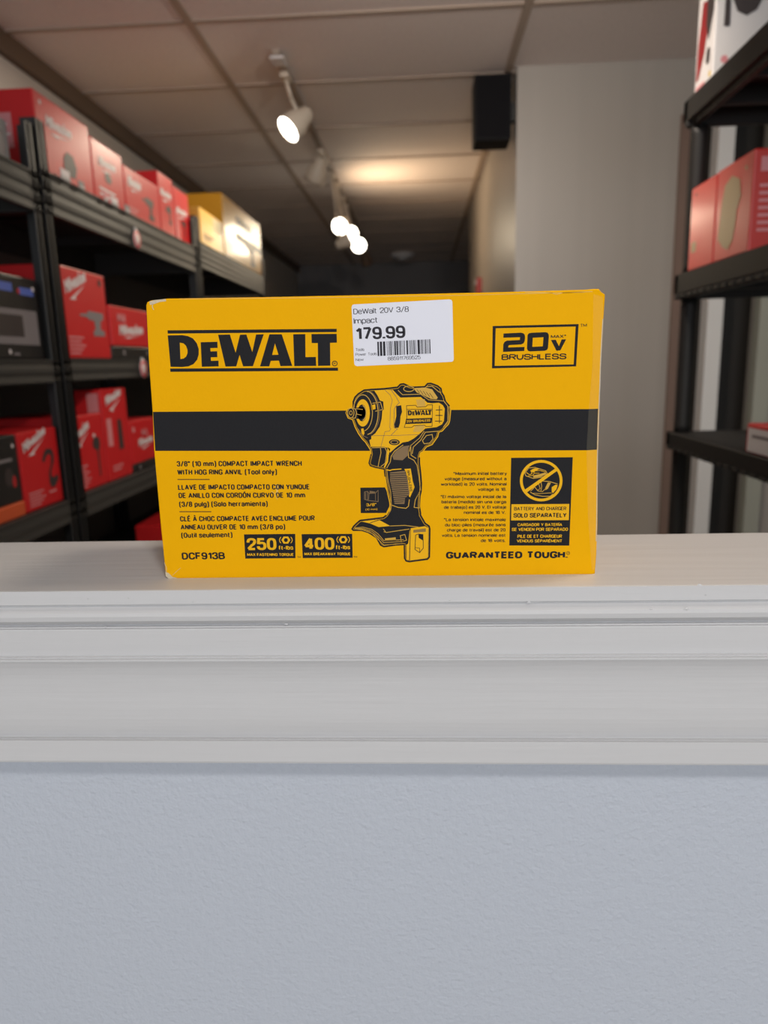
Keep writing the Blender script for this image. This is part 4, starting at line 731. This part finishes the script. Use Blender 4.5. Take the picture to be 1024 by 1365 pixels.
def carton(name, label, cat, group, aisle, y0, y1, z0, z1, depth, mtl, art, xf=None, end_art=None):
    """aisle +1: the printed face looks to +X (left shelves); -1: to -X (right shelf)"""
    xf = xf if xf is not None else (-1.0 if aisle > 0 else .74)
    t = empty(name, (xf - aisle * depth / 2, (y0 + y1) / 2, z0), label, cat, group)
    W, H, D = y1 - y0, z1 - z0, depth
    b = MB().box(-D / 2, D / 2, -W / 2, W / 2, .0004, H)
    b.build('carton_body', mtl, t, bevel=.004)
    if aisle > 0: mp = lambda u, v, l: (D / 2 + .0002 + l * 3e-4, -W / 2 + u, v)
    else: mp = lambda u, v, l: (-D / 2 - .0002 - l * 3e-4, W / 2 - u, v)
    mpe = lambda u, v, l: (-D / 2 + u, -W / 2 - .0002 - l * 3e-4, v)
    groups = {}
    lay = [0]
    for m_, lst, W_ in ((mp, art, W), (mpe, end_art or [], D)):
        for it in lst:
            kind = it[0]
            pn, mm = {'logo': ('brand_lettering', it[-1]), 'pic': ('tool_picture', it[-1]), 'rows': ('printed_text', it[-1]), 'patch': ('printed_panel', it[-1]), 'word': ('brand_lettering', it[-1]), 'dot': ('round_mark', it[-1])}[kind]
            key = (pn, len(groups)) if kind in ('patch', 'dot', 'pic') else (pn, 0)
            mb, ms = groups.setdefault(key, (MB(), []))
            if mm not in ms: ms.append(mm)
            mi = ms.index(mm)
            if kind == 'logo':      # slanted script with a lightning underline
                _, a, bb, w, hh, rise, _m = it
                put_text(mb, m_, 'Milwaukee', a * W_, bb * H, (a + w) * W_, bb * H + rise * w * W_, hh * H, .05, 2, mi, .25)
                put_poly(mb, m_, [[(a * W_ + .15 * w * W_, (bb - .05) * H), ((a + w * .95) * W_, bb * H + rise * w * W_ - .035 * H), ((a + .4 * w) * W_, (bb - .075) * H + rise * .3 * w * W_), ((a + .45 * w) * W_, (bb - .10) * H + rise * .3 * w * W_)]], 2, mi)
            elif kind == 'word':
                _, s, a, bb, w, hh, bold, _m = it
                put_text(mb, m_, s, a * W_, bb * H, (a + w) * W_, bb * H, hh * H, bold, 3, mi)
            elif kind == 'pic':
                _, pk, a, bb, w, hh, _m = it; lay[0] += .25; put_pic(mb, m_, pk, a * W_, bb * H, w * W_, hh * H, mi, 2 + lay[0])
            elif kind == 'rows':
                _, a, bb, w, hh, n, _m = it
                for i in range(n):
                    f = .65 + .35 * ((i * 7) % 5) / 4
                    y_ = (bb + hh * i / n) * H
                    put_poly(mb, m_, [[(a * W_, y_), ((a + w * f) * W_, y_), ((a + w * f) * W_, y_ + .45 * hh / n * H), (a * W_, y_ + .45 * hh / n * H)]], 2, mi)
            elif kind == 'patch':
                _, a, bb, w, hh, _m = it
                lay[0] += .25; put_poly(mb, m_, [[(a * W_, bb * H), ((a + w) * W_, bb * H), ((a + w) * W_, (bb + hh) * H), (a * W_, (bb + hh) * H)]], .5 + lay[0], mi)
            elif kind == 'dot':
                _, a, bb, r, _m = it
                put_poly(mb, m_, [[(a * W_ + r * H * math.cos(q * .4488), bb * H + r * H * math.sin(q * .4488)) for q in range(14)]], 2, mi)
    for (pn, _k), (mb, ms) in groups.items(): mb.build(pn, ms, t)
    return t
G1 = 'red tool boxes on the top shelf'
LOGO = lambda a, b, w, h, r=.25: ('logo', a, b, w, h, r, 'print_white')
carton('tool_box', 'large red tool box behind the nearest shelf post on the top shelf', 'box', G1, 1, 1.992, 2.312, 1.7622, 1.966, .36, 'box_red',
       [('dot', .10, .88, .03, 'print_white'), LOGO(.16, .62, .46, .15, .05), ('pic', 'block', .40, .10, .28, .36, 'print_dark')],
       end_art=[('patch', .60, .30, .22, .42, 'print_pink'), ('rows', .62, .33, .18, .36, 6, 'print_white')])
carton('tool_box', 'red tool box second along the top shelf, with white lettering in two rows', 'box', G1, 1, 2.318, 2.555, 1.7622, 1.945, .32, 'box_red',
       [LOGO(.18, .60, .55, .16, .05), ('pic', 'block', .34, .36, .24, .20, 'print_dark'), ('rows', .14, .12, .62, .18, 2, 'print_white')])
carton('tool_box', 'red tool box third along the top shelf with a white logo above a dark drill', 'box', G1, 1, 2.561, 2.892, 1.7622, 1.925, .30, 'box_red',
       [LOGO(.08, .62, .36, .22, .05), ('pic', 'drill', .46, .12, .34, .50, 'print_dark'), ('rows', .08, .08, .25, .16, 3, 'print_pink')])
carton('tool_box', 'taller narrow red tool box on the top shelf with a dark red near end', 'box', G1, 1, 2.898, 3.066, 1.7622, 1.988, .34, 'box_red',
       [LOGO(.08, .62, .74, .13, .05), ('pic', 'wrench', .34, .18, .42, .34, 'print_dark')])
carton('tool_box', 'last red tool box on the top shelf, right before the yellow boxes', 'box', G1, 1, 3.072, 3.262, 1.7622, 1.972, .30, 'box_red',
       [LOGO(.10, .52, .70, .13, .05), ('pic', 'hammer', .36, .14, .36, .32, 'print_dark'), ('patch', .04, .03, .10, .55, 'print_pink')])
G2 = 'yellow boxes on the far end of the top shelf'
carton('tool_box', 'low pale yellow box standing in front of the taller yellow box', 'box', G2, 1, 3.385, 3.772, 1.7982, 1.956, .26, 'box_amber',
       [('patch', .55, .55, .40, .38, 'print_cream'), ('rows', .1, .15, .45, .2, 3, 'print_dark')], xf=-.99)
carton('tool_box', 'tall yellow box with black stripe at the far end of the top shelf', 'box', G2, 1, 3.80, 4.672, 1.7982, 2.105, .42, 'box_ochre',
       [('patch', .28, .40, .72, .12, 'print_dark'), ('pic', 'drill', .50, .06, .28, .40, 'print_dark'), ('word', 'DEWALT', .30, .66, .42, .14, .06, 'print_dark')], xf=-.99)
carton('carrying_case', 'grey case at the left edge on the top shelf beside the large red box', 'case', None, 1, 1.52, 1.846, 1.7452, 1.842, .30, 'box_grey',
       [('patch', .80, .12, .14, .60, 'print_grey'), ('rows', .2, .2, .4, .4, 3, 'print_white')])
# eye level shelf
carton('appliance_box', 'black box with a grey panel and blue stickers at the left edge', 'box', None, 1, 1.36, 1.894, 1.2722, 1.476, .30, 'box_black',
       [('patch', .10, .18, .87, .42, 'print_grey'), ('patch', .16, .27, .68, .26, 'print_dark'), ('patch', .30, .80, .48, .10, 'print_blue'), ('patch', .84, .78, .12, .09, 'print_blue'), ('dot', .83, .82, .035, 'print_red'), ('dot', .96, .87, .03, 'print_white'), ('dot', .70, .09, .03, 'print_white'), ('patch', .73, .05, .05, .03, 'print_grey')])
carton('tool_box', 'upright red tool box on the eye level shelf with white logo and grey drill picture', 'box', 'red tool boxes on the eye level shelf', 1, 2.004, 2.315, 1.2762, 1.532, .24, 'box_red',
       [LOGO(.15, .70, .44, .14, .35), ('pic', 'drill', .38, .26, .52, .30, 'print_grey'), ('rows', .12, .05, .32, .22, 5, 'print_pink'), ('dot', .88, .90, .045, 'print_dark')])
carton('tool_box', 'short red tool box beside the upright one, left of the yellow box', 'box', 'red tool boxes on the eye level shelf', 1, 2.335, 2.668, 1.3184, 1.447, .26, 'box_red',
       [('word', 'M18', .16, .62, .2, .2, .06, 'print_pink'), LOGO(.18, .28, .62, .26, .05), ('dot', .96, .5, .06, 'print_dark')])
carton('storage_tray', 'flat dark box under the short red tool box', 'box', None, 1, 2.325, 2.70, 1.2762, 1.318, .28, 'box_black', [('dot', .25, .5, .22, 'print_grey'), ('dot', .82, .55, .2, 'print_grey')])
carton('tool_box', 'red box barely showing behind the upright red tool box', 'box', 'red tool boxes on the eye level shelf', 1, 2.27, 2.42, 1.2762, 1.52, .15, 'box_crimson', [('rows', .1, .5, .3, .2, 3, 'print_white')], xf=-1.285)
# lower shelf
G3 = 'boxes on the lower shelf'
carton('tool_box', 'black box with a small white mark on the orange flat box', 'box', G3, 1, 1.43, 1.708, .9264, 1.092, .26, 'box_black', [('dot', .93, .84, .03, 'print_white'), ('patch', .70, .62, .2, .05, 'print_grey'), ('pic', 'block', .74, .25, .16, .3, 'print_dark'), ('pic', 'block', .86, .22, .07, .2, 'print_red')])
carton('flat_box', 'flat orange box under the black box at the left edge', 'box', G3, 1, 1.40, 1.706, .8892, .9262, .28, 'box_orange', [('rows', .1, .3, .3, .4, 1, 'print_red')], xf=-.995)
carton('tool_box', 'red tool box with curved black tool picture, left of the nearest post', 'box', G3, 1, 1.716, 1.906, .8892, 1.094, .24, 'box_red',
       [LOGO(.10, .74, .60, .12, .35), ('pic', 'hose', .48, .22, .44, .52, 'print_dark'), ('rows', .10, .06, .42, .20, 5, 'print_pink'), ('rows', .62, .16, .3, .06, 1, 'print_pink')])
carton('tool_box', 'red tool box with white logo and hammer, right of the nearest post', 'box', G3, 1, 1.988, 2.196, .8892, 1.112, .24, 'box_red',
       [LOGO(.05, .64, .50, .13, .40), ('pic', 'hammer', .60, .14, .26, .60, 'print_dark'), ('dot', .68, .70, .035, 'print_white'), ('rows', .06, .05, .40, .32, 7, 'print_pink')])
carton('tool_box', 'tallest red box on the lower shelf with a dark torch shaped tool', 'box', G3, 1, 2.204, 2.396, .8892, 1.182, .12, 'box_red',
       [LOGO(.16, .82, .62, .10, .25), ('patch', .12, .38, .18, .30, 'print_pink'), ('pic', 'light', .46, .32, .32, .34, 'print_dark'), ('rows', .2, .10, .5, .08, 2, 'print_pink')],
       end_art=[('patch', .62, .76, .30, .20, 'print_pink')])
carton('tool_box', 'small red tool box touching the left side of the yellow box in view', 'box', G3, 1, 2.404, 2.640, .9162, 1.066, .22, 'box_red',
       [('dot', .12, .8, .07, 'print_pink'), ('word', 'M12', .42, .62, .22, .14, .06, 'print_pink'), LOGO(.26, .38, .58, .18, .05)])
carton('storage_tray', 'flat dark tray under the small red tool box', 'box', G3, 1, 2.398, 2.66, .8892, .916, .24, 'box_black', [('dot', .25, .5, .3, 'print_grey')])
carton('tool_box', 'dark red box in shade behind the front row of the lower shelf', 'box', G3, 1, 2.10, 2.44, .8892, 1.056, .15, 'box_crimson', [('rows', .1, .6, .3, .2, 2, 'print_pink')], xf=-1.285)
carton('tool_box', 'red box on the bottom visible shelf just above the ledge', 'box', None, 1, 2.72, 2.98, .5002, .63, .15, 'box_red', [LOGO(.15, .5, .5, .2, .1)])

# price tags clipped to the shelf lips
def price_tag(x, y, z, r, label):
    t = empty('price_tag', (x, y, z), label, 'price tag', 'price tags hanging on the left shelf lips')
    m = MB(); m.lathe((0, 0, 0), (1, 0, 0), [(0, 0), (r, 0), (r, .0015), (0, .0015)], 24); m.build('disc', 'tag_white', t)
    m = MB(); m.lathe((.0016, 0, 0), (1, 0, 0), [(r * .62, 0), (r * .95, 0), (r * .95, .0006), (r * .62, .0006)], 24); m.build('red_ring', 'tag_red', t)
    m = MB(); m.box(-.004, 0, -.008, .008, r * .7, r * 1.25); m.build('clip', 'clear_plastic', t)
price_tag(-.976, 2.565, 1.682, .031, 'round white and red price tag hanging on the top shelf lip')
price_tag(-.976, 2.515, 1.243, .031, 'round white and red price tag on the eye level shelf lip beside the yellow box')
# small clear strips with loose labels along the top shelf edge
def shelf_ticket(x, y, z, w, h, mtl, label):
    t = empty('shelf_ticket', (x, y, z), label, 'ticket', 'small tickets along the shelf edges')
    m = MB(); m.box(-.002, 0, -w / 2, w / 2, 0, h); m.build('card', mtl, t)
    m = MB(); m.box(0.0002, .0012, -w / 2, w / 2, 0, h * .35); m.build('holder', 'clear_plastic', t)
for y, z, w, h, m_, lb in ((2.075, 1.762, .05, .028, 'print_white', 'pale ticket under the large red box beside the post'), (2.17, 1.762, .035, .02, 'print_grey', 'grey ticket below the middle of the large red box'),
                     (2.335, 1.762, .03, .026, 'print_pink', 'pink ticket below the gap of the first two red boxes'), (2.40, 1.762, .05, .024, 'print_white', 'pale ticket below the second red box'), (2.50, 1.762, .04, .022, 'print_grey', 'grey ticket below the end of the second red box')):
    shelf_ticket(-.974, y, z - .004, w, h, m_, lb)

# ---------------------------------------------------------------- black resin shelving on the right
t = empty('shelving_unit', (.70, 1.1, 0), 'black plastic shelving unit on the right beside the grey wall', 'shelf')
W, D = .987, .46
for i, (z, h) in enumerate([(.19, .05), (.61, .05), (1.028, .048), (1.455, .066), (1.888, .066)]):
    s = MB()
    s.box(.02, D - .02, .02, W - .02, z - .012, z)
    # lip with an overhanging rolled edge, all round
    lip = [(0, z), (.03, z), (.03, z - h), (.012, z - h), (.012, z - h * .8), (0, z - h * .8)]
    s.prism(lip, 'y', 0, W); s.prism([(D - a, b) for a, b in lip], 'y', 0, W)
    lipx = [(a, b) for a, b in lip]
    s.prism(lipx, 'x', 0, D); s.prism([(W - a, b) for a, b in lip], 'x', 0, D)
    for q in range(5): s.box(.02, D - .02, .12 + q * .18, .14 + q * .18, z - h * .8, z - .01)
    sh = s.build('shelf', 'resin_black', t, bevel=.003)
    r = MB()
    for q in range(22):
        yy = .03 + q * .0435
        r.box(-.0015, .012, yy, yy + .034, z - h * 1.0, z - h * .80)
    if i < 4: r.build('edge_ribs', 'resin_black', sh, bevel=.003)
for (x, y) in ((.035, .025), (.035, W - .025), (D - .035, .025), (D - .035, W - .025)):
    for z0, z1 in ((0, .142), (.19, .562), (.61, .982), (1.028, 1.389), (1.455, 1.822)):
        m = MB(); m.lathe((x, y, z0), (0, 0, 1), [(0, 0), (.022, 0), (.022, .02), (.02, .03), (.02, z1 - z0 - .03), (.022, z1 - z0 - .02), (.022, z1 - z0), (0, z1 - z0)], 20)
        m.build('leg_tube', 'resin_black', t)
G4 = 'red boxes on the right shelf'
carton('tool_box', 'red box with soft orange sheen beside the shelf leg', 'box', G4, -1, 1.862, 2.026, 1.4552, 1.662, .30, 'box_red_glossy',
       [('dot', .22, .90, .02, 'print_dark'), ('patch', .12, .22, .20, .12, 'print_olive2')], xf=.712)
carton('tool_box', 'red box nearest the right edge with a pale tool picture and white end print', 'box', G4, -1, 1.668, 1.857, 1.4552, 1.664, .30, 'box_red_glossy',
       [('pic', 'body', .12, .10, .64, .76, 'print_olive2'), ('dot', .82, .86, .024, 'print_olive2')], xf=.712,
       end_art=[('patch', .05, .78, .30, .14, 'print_pink'), ('rows', .05, .20, .30, .50, 7, 'print_pink')])
carton('appliance_box', 'white carton with red and black tool pictures on top of the right shelf', 'box', None, -1, 1.965, 2.08, 1.8882, 2.31, .32, 'box_white',
       [('pic', 'blade', .06, .09, .60, .42, 'print_maroon'), ('pic', 'grip', .36, .26, .58, .48, 'print_dark'), ('pic', 'block', .60, .13, .26, .10, 'print_dark'), ('dot', .88, .07, .016, 'print_gold'), ('patch', .1, .02, .5, .04, 'print_pink')], xf=.722,
       end_art=[('pic', 'guard', .075, .43, .25, .34, 'print_maroon'), ('pic', 'disc', .11, .35, .24, .20, 'print_dark'), ('pic', 'light', .05, .30, .075, .19, 'print_dark'), ('dot', .085, .13, .021, 'print_pink'), ('patch', .42, .05, .5, .9, 'print_cream')])
carton('flat_box', 'flat white and red box on the lower right shelf at the frame edge', 'box', None, -1, 1.30, 1.597, 1.0282, 1.092, .26, 'box_red',
       [('patch', .03, .06, .90, .80, 'box_white'), ('rows', .10, .55, .55, .22, 1, 'print_grey'), ('patch', .55, .08, .25, .2, 'print_blue')], xf=.708)

# ---------------------------------------------------------------- speaker and alarm
sp = empty('wall_speaker', (.37, 3.70, 2.264), 'black box shaped speaker high at the corridor corner under the ceiling', 'speaker')
m = MB().box(-.099, .075, -.004, .17, 0, .288); m.build('cabinet', 'speaker_black', sp, bevel=.008)
m = MB().box(-.088, .064, -.010, -.0042, .012, .276); m.build('front_grille', 'grille_black', sp, bevel=.003)
m = MB(); m.box(.0752, .0965, .06, .11, .10, .18); m.build('bracket', 'black_plastic', sp)
al = empty('wall_alarm', (.4665, 5.66, 1.73), 'small red fitting on the corridor wall just above the yellow box', 'alarm')
m = MB().box(-.035, 0, -.05, .05, 0, .12); m.build('housing', 'alarm_red', al, bevel=.006)
m = MB().box(-.05, -.0352, -.03, .03, .07, .105); m.build('strobe_lens', 'clear_plastic', al, bevel=.004)

# ---------------------------------------------------------------- track lights
rail = empty('light_track', (-.60, 3.36, ZC), 'slim ceiling track carrying the row of spotlights', 'light track')
m = MB().box(-.017, .017, 0, 5.0, -.022, -.0002); m.build('rail', 'track_tan', rail, bevel=.002)
m = MB().box(-.03, .03, .01, .10, -.034, -.0222); m.build('feed_connector', 'white_plastic', rail, bevel=.003)
def track_light(lens, d, mount_y, label, lit, r=.062, body='lamp_white', watts=0, angle=60, blend=.4, color=(1, .78, .5), length=.15, tx=-.60, soft=.035):
    L = Vector(lens); d = Vector(d).normalized(); top = Vector((tx, mount_y, ZC - .0225))
    t = empty('track_spotlight', top, label, 'spotlight', 'spotlights on the ceiling track')
    l = L - top
    m = MB(); m.box(-.02, .02, -.045, .045, -.022, 0); m.build('adapter', body, t, bevel=.004)
    piv = l - d * length * .62
    knee = Vector((piv.x * .35, piv.y * .35, piv.z + (0 - piv.z) * .45))
    m = MB(); m.rod((0, 0, -.02), knee, .009, 12); m.rod(knee, piv, .009, 12); m.build('stem', body, t)
    m = MB(); m.lathe(l, -d, [(r * .93, .004), (r, 0), (r * 1.02, .01), (r * .98, length * .4), (r * .72, length * .62), (r * .6, length * .9), (r * .45, length), (0, length)], 28)
    can = m.build('lamp_can', body, t)
    m = MB(); m.lathe(l - d * .006, d, [(r * .94, 0), (r * .6, .003), (0, .004)], 28); m.build('bulb_face', 'lamp_lit' if lit else 'lamp_off', can)
    if watts:
        s = bpy.data.lights.new('spot_bulb', 'SPOT'); s.energy = watts; s.color = color; s.spot_size = math.radians(angle); s.spot_blend = blend; s.shadow_soft_size = soft
        o = bpy.data.objects.new('spot_bulb', s); COL.objects.link(o); o.parent = t
        o.location = l + d * .012; o.rotation_mode = 'QUATERNION'; o.rotation_quaternion = (-d).to_track_quat('Z', 'Y')
    return t
track_light((-.603, 3.58, 2.312), (-.62, -.46, -.62), 3.585, 'nearest lit spotlight on the ceiling track, its bright face tilted down left', True, watts=26, angle=105, blend=.7, color=(1, .86, .66))
track_light((-.655, 4.80, 2.375), (-.42, .35, -.85), 4.78, 'cream spotlight turned away, second along the ceiling track', False, body='lamp_white')
track_light((-.50, 5.45, 2.13), (.88, .12, .42), 5.34, 'spotlight tipped upward that washes the ceiling and corridor wall with warm light', True, watts=26, angle=172, blend=1.0, color=(1, .70, .42), r=.05, length=.11)
track_light((-.587, 5.60, 2.245), (-.25, -.92, -.30), 5.62, 'lit spotlight facing forward, left one of the bright cluster far down the track', True, watts=5, angle=80, color=(1, .8, .55))
track_light((-.545, 6.00, 2.258), (.05, -.95, -.28), 6.05, 'lit spotlight facing forward in the middle of the bright cluster', True, watts=8, angle=80, color=(1, .8, .55))
track_light((-.505, 6.30, 2.215), (.10, -.95, -.30), 6.36, 'lowest lit spotlight at the right of the bright cluster', True, watts=8, angle=80, color=(1, .8, .55))
track_light((-.60, 7.30, 2.36), (.3, .6, -.75), 7.25, 'brown unlit spotlight hanging behind the bright cluster', False, body='lamp_brown')
track_light((-.56, 8.05, 2.30), (.2, .7, -.7), 8.0, 'farthest brown unlit spotlight at the end of the track', False, body='lamp_brown')
# unseen second track above the frame, its spotlights added to brighten the view
added_rail = empty('light_track', (.35, -2.2, ZC), 'added second ceiling track, unseen, running above the ledge toward the shop window', 'light track')
MB().box(-.017, .017, 0, 4.1, -.022, -.0002).build('rail', 'track_tan', added_rail, bevel=.002)
track_light((.28, 1.72, 2.30), (-.14, .76, -.62), 1.74, 'added unseen spotlight brightening the aisle from the second track', True, watts=64, angle=150, blend=.8, color=(1, .87, .74), tx=.35)
track_light((.48, .62, 2.30), (-.18, .0, -.98), .62, 'added unseen spotlight brightening the ledge top from the second track', True, watts=21, angle=130, blend=.6, color=(1, .82, .63), tx=.35, soft=.14)
track_light((.40, -.72, 2.32), (-.15, .42, -.90), -.72, 'added unseen spotlight brightening the ledge front from the second track', True, watts=40, angle=130, blend=.6, color=(1, .965, .92), tx=.35, soft=.10)
